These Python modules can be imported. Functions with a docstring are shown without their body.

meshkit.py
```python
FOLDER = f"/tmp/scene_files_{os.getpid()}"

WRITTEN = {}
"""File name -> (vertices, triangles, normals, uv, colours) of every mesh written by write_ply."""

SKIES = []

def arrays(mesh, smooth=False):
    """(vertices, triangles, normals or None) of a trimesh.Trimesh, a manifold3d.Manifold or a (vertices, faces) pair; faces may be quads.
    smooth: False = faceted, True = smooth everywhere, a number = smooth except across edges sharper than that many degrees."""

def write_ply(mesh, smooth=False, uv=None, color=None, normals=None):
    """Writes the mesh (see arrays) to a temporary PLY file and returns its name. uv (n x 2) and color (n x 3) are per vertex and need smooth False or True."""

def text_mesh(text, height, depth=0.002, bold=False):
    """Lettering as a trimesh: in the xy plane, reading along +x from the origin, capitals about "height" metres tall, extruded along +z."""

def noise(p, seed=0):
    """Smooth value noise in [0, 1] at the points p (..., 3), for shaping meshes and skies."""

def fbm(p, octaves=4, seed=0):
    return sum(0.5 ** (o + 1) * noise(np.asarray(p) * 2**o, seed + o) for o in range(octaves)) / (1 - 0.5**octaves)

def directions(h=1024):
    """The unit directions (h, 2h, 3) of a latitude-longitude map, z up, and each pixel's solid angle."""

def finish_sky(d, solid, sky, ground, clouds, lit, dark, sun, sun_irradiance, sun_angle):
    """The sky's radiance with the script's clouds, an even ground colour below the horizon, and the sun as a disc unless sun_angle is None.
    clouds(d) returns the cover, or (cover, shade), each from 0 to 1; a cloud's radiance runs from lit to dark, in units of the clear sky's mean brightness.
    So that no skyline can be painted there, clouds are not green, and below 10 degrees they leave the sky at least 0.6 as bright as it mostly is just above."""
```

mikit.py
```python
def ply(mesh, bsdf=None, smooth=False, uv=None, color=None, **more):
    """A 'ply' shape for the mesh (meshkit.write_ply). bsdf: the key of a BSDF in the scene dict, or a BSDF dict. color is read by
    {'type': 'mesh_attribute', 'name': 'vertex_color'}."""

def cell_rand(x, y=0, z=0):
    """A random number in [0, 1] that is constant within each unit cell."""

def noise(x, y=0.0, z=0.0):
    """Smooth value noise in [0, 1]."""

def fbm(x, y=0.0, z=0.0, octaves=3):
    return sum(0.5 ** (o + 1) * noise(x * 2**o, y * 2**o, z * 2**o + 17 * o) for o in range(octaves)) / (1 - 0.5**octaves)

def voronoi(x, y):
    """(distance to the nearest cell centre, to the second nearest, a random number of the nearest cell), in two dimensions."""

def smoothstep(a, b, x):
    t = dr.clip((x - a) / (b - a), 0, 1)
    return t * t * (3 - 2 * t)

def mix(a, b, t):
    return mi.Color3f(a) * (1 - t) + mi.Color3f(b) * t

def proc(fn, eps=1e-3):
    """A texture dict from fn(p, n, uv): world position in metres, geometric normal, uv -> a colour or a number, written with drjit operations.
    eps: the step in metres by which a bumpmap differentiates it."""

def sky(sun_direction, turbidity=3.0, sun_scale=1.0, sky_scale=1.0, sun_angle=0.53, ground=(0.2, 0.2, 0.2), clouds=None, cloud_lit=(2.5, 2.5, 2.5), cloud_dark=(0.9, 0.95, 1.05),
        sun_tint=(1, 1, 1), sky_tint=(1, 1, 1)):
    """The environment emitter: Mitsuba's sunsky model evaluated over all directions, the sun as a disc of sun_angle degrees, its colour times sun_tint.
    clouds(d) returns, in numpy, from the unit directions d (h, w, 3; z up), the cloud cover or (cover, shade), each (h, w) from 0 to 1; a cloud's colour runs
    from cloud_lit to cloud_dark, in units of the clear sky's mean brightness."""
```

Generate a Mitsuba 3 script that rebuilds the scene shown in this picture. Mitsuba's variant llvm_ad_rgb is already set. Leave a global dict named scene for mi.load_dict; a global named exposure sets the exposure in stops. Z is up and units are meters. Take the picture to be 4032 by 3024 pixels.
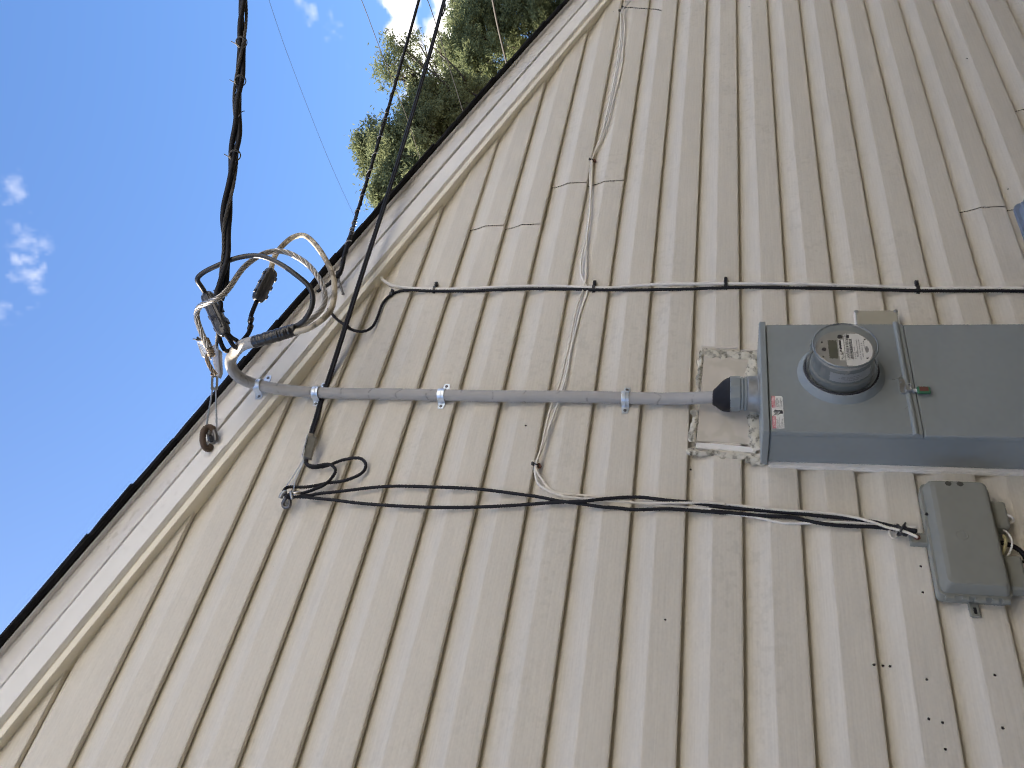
import math, random
import numpy as np, trimesh, drjit as dr, mitsuba as mi
import mikit, meshkit
from mikit import proc, noise, fbm, cell_rand, smoothstep, mix
from shapely.geometry import Polygon, Point, box as sbox, LineString
from shapely import affinity
from scipy.interpolate import CubicSpline
T = mi.ScalarTransform4f
scene, labels = {'type': 'scene'}, {}

# ------------------------------------------------------------------ camera, daylight, exposure
scene['camera'] = {'type': 'perspective', 'fov': 62.84, 'fov_axis': 'x', 'near_clip': 0.05, 'far_clip': 3000.0,
                   'to_world': T().look_at(origin=[0, -1.509, 1.65], target=[0.651, -0.788, 1.889], up=[0.740, -0.672, 0.011])}
SUN = [-0.43, 0.61, 0.67]
exposure = 3.76
_cl = []          # clouds: centre direction, half sizes (radians), tilt, density, seed
_r = random.Random(5)


def add_cloud(d, a, b, tilt, dens, seed):
    _cl.append((np.array(d, float) / np.linalg.norm(d), a, b, tilt, dens, seed))


add_cloud([0.5886,0.4244,0.6881], .046, .016, -.10, .20, 1)
add_cloud([0.5538,0.4569,0.6961], .038, .022, .45, .24, 11)
add_cloud([0.8415,0.347,0.4142], .040, .016, -.35, .26, 2)
add_cloud([0.8674,0.3662,0.337], .075, .020, .0, 1.3, 3)
add_cloud([0.8629,0.4125,0.2919], .090, .032, .12, 1.4, 4)
add_cloud([0.8834,0.362,0.2977], .014, .014, 0, .8, 6)
for _k in range(60):  # unseen clouds added outside the view to brighten the wall
    _az, _el = _r.uniform(0, 2 * math.pi), math.radians(_r.uniform(8, 60))
    _d = np.array([math.cos(_az) * math.cos(_el), math.sin(_az) * math.cos(_el), math.sin(_el)])
    if _d @ np.array([0.651, 0.721, 0.239]) > 0.62:
        continue
    add_cloud(_d, _r.uniform(.08, .26), _r.uniform(.04, .10), _r.uniform(0, .3), _r.uniform(.6, 1.1), 20 + _k)


def clouds(d):
    cover, shade = np.zeros(d.shape[:2]), np.zeros(d.shape[:2])
    for c, a, b, tilt, dens, seed in _cl:
        e1 = np.cross([0, 0, 1.0], c); e1 /= np.linalg.norm(e1)
        e2 = np.cross(c, e1)
        near = (d @ c) > 0.85
        q = d[near]
        u, v = q @ e1, q @ e2
        uu, vv = u * math.cos(tilt) + v * math.sin(tilt), -u * math.sin(tilt) + v * math.cos(tilt)
        rr = np.sqrt((uu / a) ** 2 + (vv / b) ** 2)
        n = meshkit.fbm(np.stack([u * 60, v * 60, np.full_like(u, seed * 3.7)], -1), 5, seed)
        m = np.clip((dens * (1.15 - rr) + (n - 0.5) * 2.6) * 1.5 - .15, 0, 1)
        m = m * m * (3 - 2 * m) * np.clip((1.5 - rr) * 3, 0, 1) * min(1, dens * 1.3)
        cover[near] = np.maximum(cover[near], m)
        shade[near] = np.maximum(shade[near], .35 * np.clip((n - .45) * 2, 0, 1) * m)
    return cover, shade


scene['daylight'] = mikit.sky(SUN, turbidity=4.5, sky_scale=.50, sun_tint=(.95, 1.0, 1.08), sky_tint=(.80, 1.0, 1.30), ground=(.088, .074, .050), clouds=clouds, cloud_lit=(2.5, 2.4, 2.3), cloud_dark=(1.5, 1.55, 1.65))


# ------------------------------------------------------------------ helpers
def _free(key):
    if not any(k == key or k.startswith(key + '__') for k in scene):
        return key
    n = 1
    while any(k == f'{key}_{n:03d}' or k.startswith(f'{key}_{n:03d}__') for k in scene):
        n += 1
    return f'{key}_{n:03d}'


def obj(key, mesh, mat, smooth=False, parent=None, **lab):
    key = _free((parent + '__' if parent else '') + key)
    scene[key] = mikit.ply(mesh, mat, smooth=smooth)
    if lab:
        labels[key] = lab
    return key


def thing(key, label, category, group=None):
    key = _free(key)
    if key in labels:
        n = 1
        while f'{key}_{n:03d}' in labels:
            n += 1
        key = f'{key}_{n:03d}'
    labels[key] = {'label': label, 'category': category}
    if group:
        labels[key]['group'] = group
    return key


def unit(v):
    v = np.asarray(v, float)
    return v / np.linalg.norm(v)


def cat(ms):
    return trimesh.util.concatenate(ms)


def spl(P, n):
    P = np.asarray(P, float)
    s = np.r_[0, np.cumsum(np.linalg.norm(np.diff(P, axis=0), axis=1) ** .7)]
    t = np.linspace(0, s[-1], n)
    return CubicSpline(s, P, bc_type='natural')(t)


def frames(P):
    t = np.gradient(P, axis=0)
    t /= np.linalg.norm(t, axis=1, keepdims=True)
    a = np.cross(t[0], [0, 1, 0] if abs(t[0][1]) < .9 else [1, 0, 0])
    a /= np.linalg.norm(a)
    A = [a]
    for k in range(1, len(P)):
        a = A[-1] - t[k] * (A[-1] @ t[k])
        A.append(a / np.linalg.norm(a))
    A = np.array(A)
    return t, A, np.cross(t, A)


def tube(P, r, sides=10, squash=1.0, tips=True):
    P = np.asarray(P, float)
    r = np.broadcast_to(r, (len(P),)).astype(float)
    t, A, Bn = frames(P)
    ang = np.arange(sides) * 2 * np.pi / sides
    V = P[:, None] + r[:, None, None] * (np.cos(ang)[None, :, None] * A[:, None] + squash * np.sin(ang)[None, :, None] * Bn[:, None])
    n = len(P)
    V = V.reshape(-1, 3)
    i, j = np.meshgrid(np.arange(n - 1), np.arange(sides), indexing='ij')
    q = np.stack([i * sides + j, i * sides + (j + 1) % sides, (i + 1) * sides + (j + 1) % sides, (i + 1) * sides + j], -1).reshape(-1, 4)
    F = np.vstack([q[:, [0, 1, 2]], q[:, [0, 2, 3]]])
    if tips:
        c0, c1 = len(V), len(V) + 1
        V = np.vstack([V, P[0], P[-1]])
        k = np.arange(sides)
        F = np.vstack([F, np.stack([np.full(sides, c0), (k + 1) % sides, k], 1), np.stack([np.full(sides, c1), (n - 1) * sides + k, (n - 1) * sides + (k + 1) % sides], 1)])
    return trimesh.Trimesh(V, F, process=False)


def wire(P, r, n=None, sides=8, **k):
    L = np.linalg.norm(np.diff(np.asarray(P, float), axis=0), axis=1).sum()
    return tube(spl(P, n or max(8, int(L / .012) + len(P) * 4)), r, sides, **k)


def helix(P, off, pitch, phase=0.0, n=None):
    P = np.asarray(P, float)
    t, A, Bn = frames(P)
    s = np.r_[0, np.cumsum(np.linalg.norm(np.diff(P, axis=0), axis=1))]
    a = 2 * np.pi * s / pitch + phase
    off = np.broadcast_to(off, (len(P),))
    return P + off[:, None] * (np.cos(a)[:, None] * A + np.sin(a)[:, None] * Bn)


def cbox(x0, x1, y0, y1, z0, z1, c=.002):
    X, Y, Z = sorted((x0, x1)), sorted((y0, y1)), sorted((z0, z1))
    pts = []
    for i in (0, 1):
        for j in (0, 1):
            for k in (0, 1):
                p = np.array([X[i], Y[j], Z[k]]); s = np.array([1 - 2 * i, 1 - 2 * j, 1 - 2 * k]) * c
                pts += [p + s * [0, 1, 1], p + s * [1, 0, 1], p + s * [1, 1, 0]]
    return trimesh.convex.convex_hull(np.array(pts))


def frame_mat(o, e1, e2, e3):
    M = np.eye(4); M[:3, 0], M[:3, 1], M[:3, 2], M[:3, 3] = e1, e2, e3, o
    return M


def obox(o, e1, e2, e3, h1, h2, h3, c=.001):
    m = cbox(-h1, h1, -h2, h2, -h3, h3, c)
    m.apply_transform(frame_mat(o, e1, e2, e3))
    return m


def plate(poly, yb, th):
    """A flat plate on the wall: poly in (x, z), its back at y = yb, th metres thick towards the front."""
    ms = [trimesh.creation.extrude_polygon(g, th, engine='earcut') for g in getattr(poly, 'geoms', [poly])]
    m = cat(ms)
    m.apply_transform(np.array([[1, 0, 0, 0], [0, 0, -1, yb], [0, 1, 0, 0], [0, 0, 0, 1.0]]))
    return m


def rrect(x0, x1, z0, z1, r):
    return sbox(x0 + r, z0 + r, x1 - r, z1 - r).buffer(r, quad_segs=4)


def text(s, h, x, z, y, bold=False, center=False, vert=False, depth=.0006):
    m = meshkit.text_mesh(s, h, depth, bold)
    if center:
        m.apply_translation([-(m.bounds[0][0] + m.bounds[1][0]) / 2, 0, 0])
    m.apply_transform(np.array([[1, 0, 0, x], [0, 0, -1, y], [0, 1, 0, z], [0, 0, 0, 1.0]]))
    return m


def disc_y(cx, cz, y0, y1, r, r1=None, n=28):
    """A disc or cone frustum standing on the wall: from y0 (radius r) to y1 (radius r1)."""
    r1 = r if r1 is None else r1
    a = np.arange(n) * 2 * np.pi / n
    ring = lambda y, q: np.stack([cx + q * np.cos(a), np.full(n, y), cz + q * np.sin(a)], 1)
    return trimesh.convex.convex_hull(np.vstack([ring(y0, r), ring(y1, r1)]))


def lathe_y(cx, cz, prof, n=40):
    """prof: (radius, y) pairs turned about the axis through (cx, cz) along y; an open sheet."""
    a = np.arange(n) * 2 * np.pi / n
    V = np.array([[cx + r * math.cos(t), y, cz + r * math.sin(t)] for r, y in prof for t in a])
    i, j = np.meshgrid(np.arange(len(prof) - 1), np.arange(n), indexing='ij')
    q = np.stack([i * n + j, i * n + (j + 1) % n, (i + 1) * n + (j + 1) % n, (i + 1) * n + j], -1).reshape(-1, 4)
    return trimesh.Trimesh(V, np.vstack([q[:, [0, 1, 2]], q[:, [0, 2, 3]]]), process=False)


def lathe_z(cx, cy, prof, n=32):
    a = np.arange(n) * 2 * np.pi / n
    V = np.array([[cx + r * math.cos(t), cy + r * math.sin(t), z] for r, z in prof for t in a])
    i, j = np.meshgrid(np.arange(len(prof) - 1), np.arange(n), indexing='ij')
    q = np.stack([i * n + j, i * n + (j + 1) % n, (i + 1) * n + (j + 1) % n, (i + 1) * n + j], -1).reshape(-1, 4)
    return trimesh.Trimesh(V, np.vstack([q[:, [0, 1, 2]], q[:, [0, 2, 3]]]), process=False)


def screw_head(x, z, y, r=.0042):
    m = disc_y(x, z, y, y - .0022, r, r * .7, 12)
    s = [cbox(x - r * .6, x + r * .6, y - .0018, y - .0026, z - r * .12, z + r * .12, .0001)]
    return cat([m] + s)


# ------------------------------------------------------------------ materials
def mat(name, **k):
    scene[name] = {'type': 'twosided', 'b': {'type': 'principled', **k}}


def rgb(*c):
    return {'type': 'rgb', 'value': [float(x) for x in (c if len(c) == 3 else c * 3)]}


def bumped(name, fn, eps, **k):
    scene[name] = {'type': 'twosided', 'b': {'type': 'bumpmap', 'tex': proc(fn, eps), 'scale': 1.0, 'b': {'type': 'principled', **k}}}


def speck(base, amp, freq, amp2=0.0, f2=6.0):
    def fn(p, n, uv):
        g = 1 + amp * (fbm(p.x * freq, p.y * freq, p.z * freq, 3) - .5) * 2 + amp2 * (fbm(p.x * f2, p.y * f2, p.z * f2, 3) - .5) * 2
        return mi.Color3f(*base) * g
    return proc(fn)


def siding_col(p, n, uv):
    streak = noise(p.x * 11, p.z * 420, 3.0) * .6 + noise(p.x * 40, p.z * 900, 7.0) * .4
    grain = fbm(p.x * 220, p.y * 220, p.z * 220, 2)
    blotch = fbm(p.x * 2.3, p.z * 3.1, 5.0, 3)
    k = dr.floor((p.z - 1.714) / .2286 + 50)
    tone = cell_rand(k, 3, 1) - .5
    c = mi.Color3f(.665, .630, .560) * (1 + .10 * (streak - .5) + .08 * (grain - .5) + .09 * (blotch - .5) + .035 * tone)
    # grey-green mildew: specks in loose patches
    where = smoothstep(.50, .72, fbm(p.x * 2.6 + 4.1, p.z * 5.2 + 1.7, 2.0, 3))
    dots = smoothstep(.50, .78, fbm(p.x * 75, p.z * 75, 9.0, 3))
    c = mix(c, mi.Color3f(.26, .255, .20), dr.clip(where * dots * .11, 0, 1))
    return c


def siding_bump(p, n, uv):
    return .00028 * noise(p.x * 9, p.z * 260, 1.0) + .00014 * noise(p.x * 26, p.z * 560, 4.0) + .0006 * noise(p.x * 2.2, p.z * 7, 2.0)


bumped('mat_siding', siding_bump, .0012, base_color=proc(siding_col), roughness=.48, specular=.45)


def trim_col(base, dirt=.25):
    def fn(p, n, uv):
        b = fbm(p.x * 3, p.y * 3, p.z * 9, 3)
        d = smoothstep(.58, .80, fbm(p.x * 60, p.y * 60, p.z * 60, 3)) * smoothstep(.48, .66, fbm(p.x * 3.4, p.z * 6.0, 8.0, 3))
        c = mi.Color3f(*base) * (.96 + .08 * b)
        return mix(c, mi.Color3f(.30, .29, .24), d * dirt)
    return proc(fn)


mat('mat_cream', base_color=trim_col((.85, .81, .69), .1), roughness=.45)
mat('mat_white_trim', base_color=trim_col((.82, .812, .785), .12), roughness=.42)
mat('mat_rake', base_color=trim_col((.71, .70, .695), .25), roughness=.42)
mat('mat_fresh_white', base_color=speck((.80, .80, .78), .03, 40), roughness=.4)
mat('mat_shingle', base_color=speck((.017, .017, .020), .7, 260, .3, 8), roughness=.95, specular=.2)
mat('mat_wood_dark', base_color=rgb(.03, .026, .022), roughness=.9)
mat('mat_block', base_color=speck((.34, .32, .29), .25, 60, .15, 4), roughness=.95)
mat('mat_dark_gap', base_color=rgb(.012), roughness=.9)  # near-black, painted as shade in holes and slot, also colours the pin
mat('mat_ground', base_color=speck((.088, .074, .050), .35, 7, .2, .5), roughness=1.0, specular=.1)
mat('mat_bounce_wall', base_color=speck((.70, .70, .69), .06, 25, .06, 1.2), roughness=.6, specular=.3)  # pale wall of the added house that bounces sunlight


def box_bump(p, n, uv):
    return .00018 * noise(p.x * 300, p.y * 300, p.z * 300) + .0008 * fbm(p.x * 6, p.y * 6, p.z * 6, 2)


bumped('mat_meter_grey', box_bump, .0015, base_color=speck((.265, .298, .308), .04, 90, .06, 7), roughness=.38, specular=.5)
mat('mat_galv', base_color=speck((.66, .73, .82), .10, 120), metallic=.75, roughness=.30)
mat('mat_galv_dull', base_color=speck((.40, .42, .44), .25, 90), metallic=.85, roughness=.45)
mat('mat_steel_dark', base_color=rgb(.16, .16, .17), metallic=.9, roughness=.4)
mat('mat_rust', base_color=speck((.085, .058, .042), .45, 90), roughness=.75)
mat('mat_black_plastic', base_color=speck((.022, .023, .027), .15, 80), roughness=.36, specular=.55)
mat('mat_black_rubber', base_color=speck((.014, .015, .020), .25, 70), roughness=.55, specular=.25)
mat('mat_tape', base_color=rgb(.014, .015, .019), roughness=.22, specular=.6)
mat('mat_connector', base_color=speck((.045, .046, .052), .1, 70), roughness=.22, specular=.55)


def jacket_col(p, n, uv):
    s = 12.5
    ring = dr.abs((p.z * s + .35 * (noise(p.x * 60, p.y * 60, p.z * 5)) - dr.floor(p.z * s + .35 * noise(p.x * 60, p.y * 60, p.z * 5))) - .5)
    line = smoothstep(.045, .0, ring) * smoothstep(.42, .62, noise(p.x * 140, p.y * 140, p.z * 30))
    c = mi.Color3f(.40, .395, .39) * (.92 + .16 * fbm(p.x * 30, p.y * 30, p.z * 12, 3))
    return mix(c, mi.Color3f(.10, .10, .105), line * .6)


def jacket_bump(p, n, uv):
    return .0010 * noise(p.x * 90 + p.z * 60, p.y * 90, p.z * 34) + .0004 * noise(p.x * 200, p.y * 200, p.z * 200)


bumped('mat_jacket', jacket_bump, .0015, base_color=proc(jacket_col), roughness=.55)


def tan_col(p, n, uv):
    f = smoothstep(.46, .60, fbm(p.x * 38, p.y * 38, p.z * 38, 4))  # darker brown blotches mixed over the tan base
    return mix(mi.Color3f(.50, .44, .33), mi.Color3f(.14, .115, .085), f * .75)


mat('mat_tan_insulation', base_color=proc(tan_col), roughness=.55)
mat('mat_alu', base_color=speck((.58, .56, .54), .2, 120), metallic=1.0, roughness=.34)
mat('mat_alu_weathered', base_color=speck((.36, .34, .31), .3, 120), metallic=.7, roughness=.55)
mat('mat_far_wire', base_color=rgb(.022, .022, .026), roughness=.9)
mat('mat_pale_wire', base_color=rgb(.055, .05, .045), roughness=.8)
mat('mat_old_alu', base_color=speck((.12, .115, .11), .3, 120), metallic=.3, roughness=.7)
mat('mat_clamp_grey', base_color=speck((.36, .37, .40), .08, 60), roughness=.45)
mat('mat_copper_brown', base_color=speck((.30, .24, .18), .4, 110), metallic=.4, roughness=.6)
mat('mat_clear_sleeve', base_color=speck((.62, .65, .70), .15, 40), roughness=.25, spec_trans=.0)
mat('mat_white_cable', base_color=speck((.80, .79, .75), .08, 60), roughness=.5)
mat('mat_ivory_cable', base_color=speck((.74, .70, .61), .12, 60), roughness=.55)
mat('mat_yellow_wire', base_color=rgb(.52, .47, .26), roughness=.5)
mat('mat_phone_box', base_color=speck((.26, .268, .24), .05, 80, .05, 9), roughness=.5)
mat('mat_phone_box_dark', base_color=speck((.07, .07, .06), .05, 80), roughness=.5)  # darkened copy for the lid hole interiors, also used on the grey wire
mat('mat_plate_tan', base_color=speck((.43, .41, .33), .04, 60), roughness=.5)
mat('mat_blue_grey', base_color=speck((.20, .25, .335), .05, 60), roughness=.4)
mat('mat_reddish', base_color=rgb(.15, .06, .045), roughness=.6)
mat('mat_label_white', base_color=rgb(.76, .76, .74), roughness=.45)
mat('mat_label_red', base_color=rgb(.58, .10, .14), roughness=.45)
mat('mat_ink', base_color=rgb(.03, .03, .035), roughness=.6)
mat('mat_ink_grey', base_color=rgb(.20, .20, .20), roughness=.6)
mat('mat_face_grey', base_color=speck((.33, .33, .31), .03, 90), roughness=.5)
mat('mat_lcd', base_color=rgb(.10, .105, .085), roughness=.2)
mat('mat_meter_inside', base_color=rgb(.15, .165, .16), roughness=.5)
mat('mat_sticker_grey', base_color=rgb(.30, .31, .31), roughness=.5)
scene['mat_glass'] = {'type': 'thindielectric', 'int_ior': 1.5}
mat('mat_rim', base_color=rgb(.42, .45, .44), roughness=.12, specular=.8)
scene['mat_green_tag'] = {'type': 'twosided', 'b': {'type': 'principled', 'base_color': rgb(.05, .17, .09), 'roughness': .15, 'specular': .6}}


def caulk_col(p, n, uv):
    f = smoothstep(.44, .62, fbm(p.x * 75, p.y * 75, p.z * 75, 4))
    g = smoothstep(.52, .60, fbm(p.x * 160, p.y * 160, p.z * 160, 3))
    c = mix(mi.Color3f(.64, .615, .53), mi.Color3f(.27, .255, .21), f * .75)
    return mix(c, mi.Color3f(.10, .10, .075), g * f * .7)


mat('mat_caulk', base_color=proc(caulk_col), roughness=.75)
mat('mat_patch', base_color=proc(lambda p, n, uv: mix(mi.Color3f(.62, .575, .505) * (.94 + .12 * fbm(p.x * 30, p.z * 60, 3.0, 3)), mi.Color3f(.40, .38, .28), smoothstep(.5, .7, fbm(p.x * 30, p.z * 30, 5.0, 3)) * .25)), roughness=.5)
mat('mat_bark', base_color=speck((.050, .041, .034), .4, 18), roughness=.95)


def leaf(name, c, tr):
    def fn(p, n, uv):
        r = cell_rand(p.x * 7.1, p.y * 7.1, p.z * 7.1)
        r2 = noise(p.x * 1.1, p.y * 1.1, p.z * 1.1)
        return mi.Color3f(*c) * (.70 + .45 * r + .25 * r2)
    scene[name] = {'type': 'principledthin', 'base_color': proc(fn), 'roughness': .55, 'diff_trans': tr, 'spec_trans': 0.0}


leaf('mat_leaf', (.205, .235, .130), .9)
leaf('mat_leaf_dark', (.180, .212, .115), .9)

# ------------------------------------------------------------------ ground
g = trimesh.creation.box(bounds=[[-400, -400, -.4], [400, 400, 0]])
obj('ground', g, 'mat_ground', label='dry grass ground around the house', kind='structure')

# ------------------------------------------------------------------ house
H = thing('house', 'beige vinyl-sided gable wall under a sloping dark shingle roof edge', 'house')
S, Z0 = .1143, 1.714
RA, RB, RC = 3.131, -.274, -.005            # underside of the rake trim: z = RA + RB x + RC x^2
XR, XL, XE = -2.4, -9.0, 4.3                # ridge, far corner, near corner


def rake(x):
    return RA + RB * x + RC * x * x


def siding_profile(flat):
    d = .0152
    pts = [(-.26, d + .0012), (-.03, d + .0008)]
    for u in np.linspace(0, 1, 9):
        pts.append((.47 * u, d * (1 - u ** 1.55) + .0004))
    if flat:
        pts = [(t, y * .35 if t > .1 else (d + .001 if t < 0 else y * (.35 + .65 * (1 - t / .1)))) for t, y in pts]
    pts += [(.50, .0002), (.75, .0), (.955, 0.0), (.985, .0004), (1.0, .0014), (1.003, .0032), (1.002, .0130), (.985, .0134), (.80, .0134)]
    return pts


def siding_panel(k0, x0, x1, flat=False, proud=0.0, rs=0):
    nx = max(3, int((x1 - x0) / .16) + 2)
    xs = np.linspace(x0, x1, nx)
    rows = []
    for c in (0, 1):
        for t, y in siding_profile(flat):
            rows.append((Z0 - S * (k0 + c + t), y))
    V = np.array([[x, y, z] for z, y in rows for x in xs])
    w = meshkit.fbm(np.stack([V[:, 0] * 1.3, np.full(len(V), k0 * 1.7), np.floor((Z0 - V[:, 2]) / S)], -1), 2, 3) - .5
    w2 = meshkit.fbm(np.stack([V[:, 0] * .6, np.full(len(V), k0 * .9 + 40), V[:, 0] * 0], -1), 2, 7) - .5
    V[:, 1] += w * .0008 - proud * np.clip(1.15 - (V[:, 0] - x0) / 1.2, .25, 1)
    V[:, 2] += w2 * .006
    n, i, j = len(rows), *np.meshgrid(np.arange(len(rows) - 1), np.arange(nx - 1), indexing='ij')
    q = np.stack([i * nx + j, i * nx + j + 1, (i + 1) * nx + j + 1, (i + 1) * nx + j], -1).reshape(-1, 4)
    F = np.vstack([q[:, [0, 1, 2]], q[:, [0, 2, 3]]])
    m = trimesh.Trimesh(V, F, process=False)
    for sl, x_ref in ((RB + 2 * RC * 1.8, 1.8),):
        zc = rake(x_ref) + .032
        m = trimesh.intersections.slice_mesh_plane(m, [-sl * -1, 0, -1], [x_ref, 0, zc]) if V[:, 2].max() > zc - .3 - abs(sl) * 12 else m
    return m


seams = {-6: [2.011], -4: [2.217], -2: [-.4], 6: [2.016], 8: [2.502], 0: [-1.2], 2: [-.6], 4: [-1.0], 10: [1.0], -8: [-.9], -10: [-1.3]}
for k0 in range(-18, 12, 2):
    ztop = Z0 - S * (k0 + 2)
    xmax = min(XE, (RA - ztop) / .29 + .3)
    xmin = max(XL, XR - (rake(XR) - ztop) / .29 - .2)
    if xmax - xmin < .4:
        continue
    cuts = [xmin] + [s for s in seams.get(k0, []) if xmin < s < xmax] + [xmax]
    for a, b in zip(cuts[:-1], cuts[1:]):
        m = siding_panel(k0, a, b + (.0005 if b < xmax else 0), flat=(k0 <= -12), proud=.0028 if a > xmin else 0.0)
        if len(m.faces):
            obj('siding_panel', m, 'mat_siding', 35, H)
# core of the building
core = trimesh.convex.convex_hull(np.array([[x, y, z] for y in (.032, 9.0) for x, z in ((XL, 0), (XE, 0), (XE, rake(XE) + .06), (XR, rake(XR) + .06), (XL, rake(XR) + .06 - .29 * (XR - XL)))]))
obj('wall_core', core, 'mat_wood_dark', False, H)
obj('foundation', cbox(XL - .01, XE + .01, -.02, .05, 0, Z0 - S * 12 - .004, .004), 'mat_block', False, H)
obj('corner_post', cat([cbox(XE - .05, XE + .02, -.018, .06, .33, rake(XE) + .02, .003)]), 'mat_cream', False, H)


def sweep(prof, x0, x1, n=None, wob=0.0, seed=1):
    """A closed (y, h) outline swept along the rake, h metres above its underside."""
    n = n or max(2, int((x1 - x0) / .2) + 1)
    xs = np.linspace(x0, x1, n)
    V = np.array([[x, y + wob * (meshkit.noise(np.array([x * 2.1, seed, 0.0])) - .5), rake(x) + h] for x in xs for y, h in prof])
    p = len(prof)
    i, j = np.meshgrid(np.arange(n - 1), np.arange(p), indexing='ij')
    q = np.stack([i * p + j, i * p + (j + 1) % p, (i + 1) * p + (j + 1) % p, (i + 1) * p + j], -1).reshape(-1, 4)
    F = [q[:, [0, 1, 2]], q[:, [0, 2, 3]]]
    for base, s in ((0, 1), ((n - 1) * p, -1)):
        F.append(np.array([[base, base + k + 1, base + k][::s] for k in range(1, p - 1)]))
    m = trimesh.Trimesh(V, np.vstack(F), process=False)
    m.fix_normals()
    return m


obj('j_channel', sweep([(.014, -.0102), (-.0205, -.0102), (-.022, -.0088), (-.022, .0068), (-.0205, .0083), (.014, .0083)], XR, XE, wob=.001), 'mat_cream', False, H)
JX = 1.118
slot_px = [[1.1498,-0.0298,2.8737],[1.1518,-0.0298,2.8697],[1.1494,-0.0298,2.864],[1.1444,-0.0298,2.8588],[1.1348,-0.0298,2.8595],[1.1244,-0.0298,2.8651],[1.1125,-0.0298,2.8726],[1.102,-0.0298,2.8769],[1.1006,-0.0298,2.8827],[1.1048,-0.0298,2.8878],[1.1119,-0.0298,2.8904],[1.1282,-0.0298,2.8824]]
slot = plate(Polygon([(q[0], q[2]) for q in slot_px]), .05, .12)
for prof, xa, xb, sd in (([(.002, .0086), (-.0215, .0086), (-.0290, .0150), (-.0300, .0162), (-.0300, .069), (-.0285, .0705), (.002, .0705)], JX - .012, XE, 2), ([(.002, .0088), (-.0218, .0088), (-.0302, .0146), (-.0314, .0158), (-.0314, .0688), (-.0299, .0703), (.002, .0703)], XR, JX, 4)):
    fb = sweep(prof, xa, xb, wob=.003, seed=sd)
    fb.merge_vertices()
    cutm = trimesh.boolean.difference([fb, slot], engine='manifold') if fb.is_volume else fb
    obj('frieze_board', cutm if len(cutm.faces) else fb, 'mat_white_trim', False, H)
obj('rake_board', sweep([(.012, .0738), (-.0320, .0738), (-.0332, .0752), (-.0332, .130), (.012, .130)], XR, XE, wob=.003, seed=3), 'mat_rake', False, H)
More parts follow.
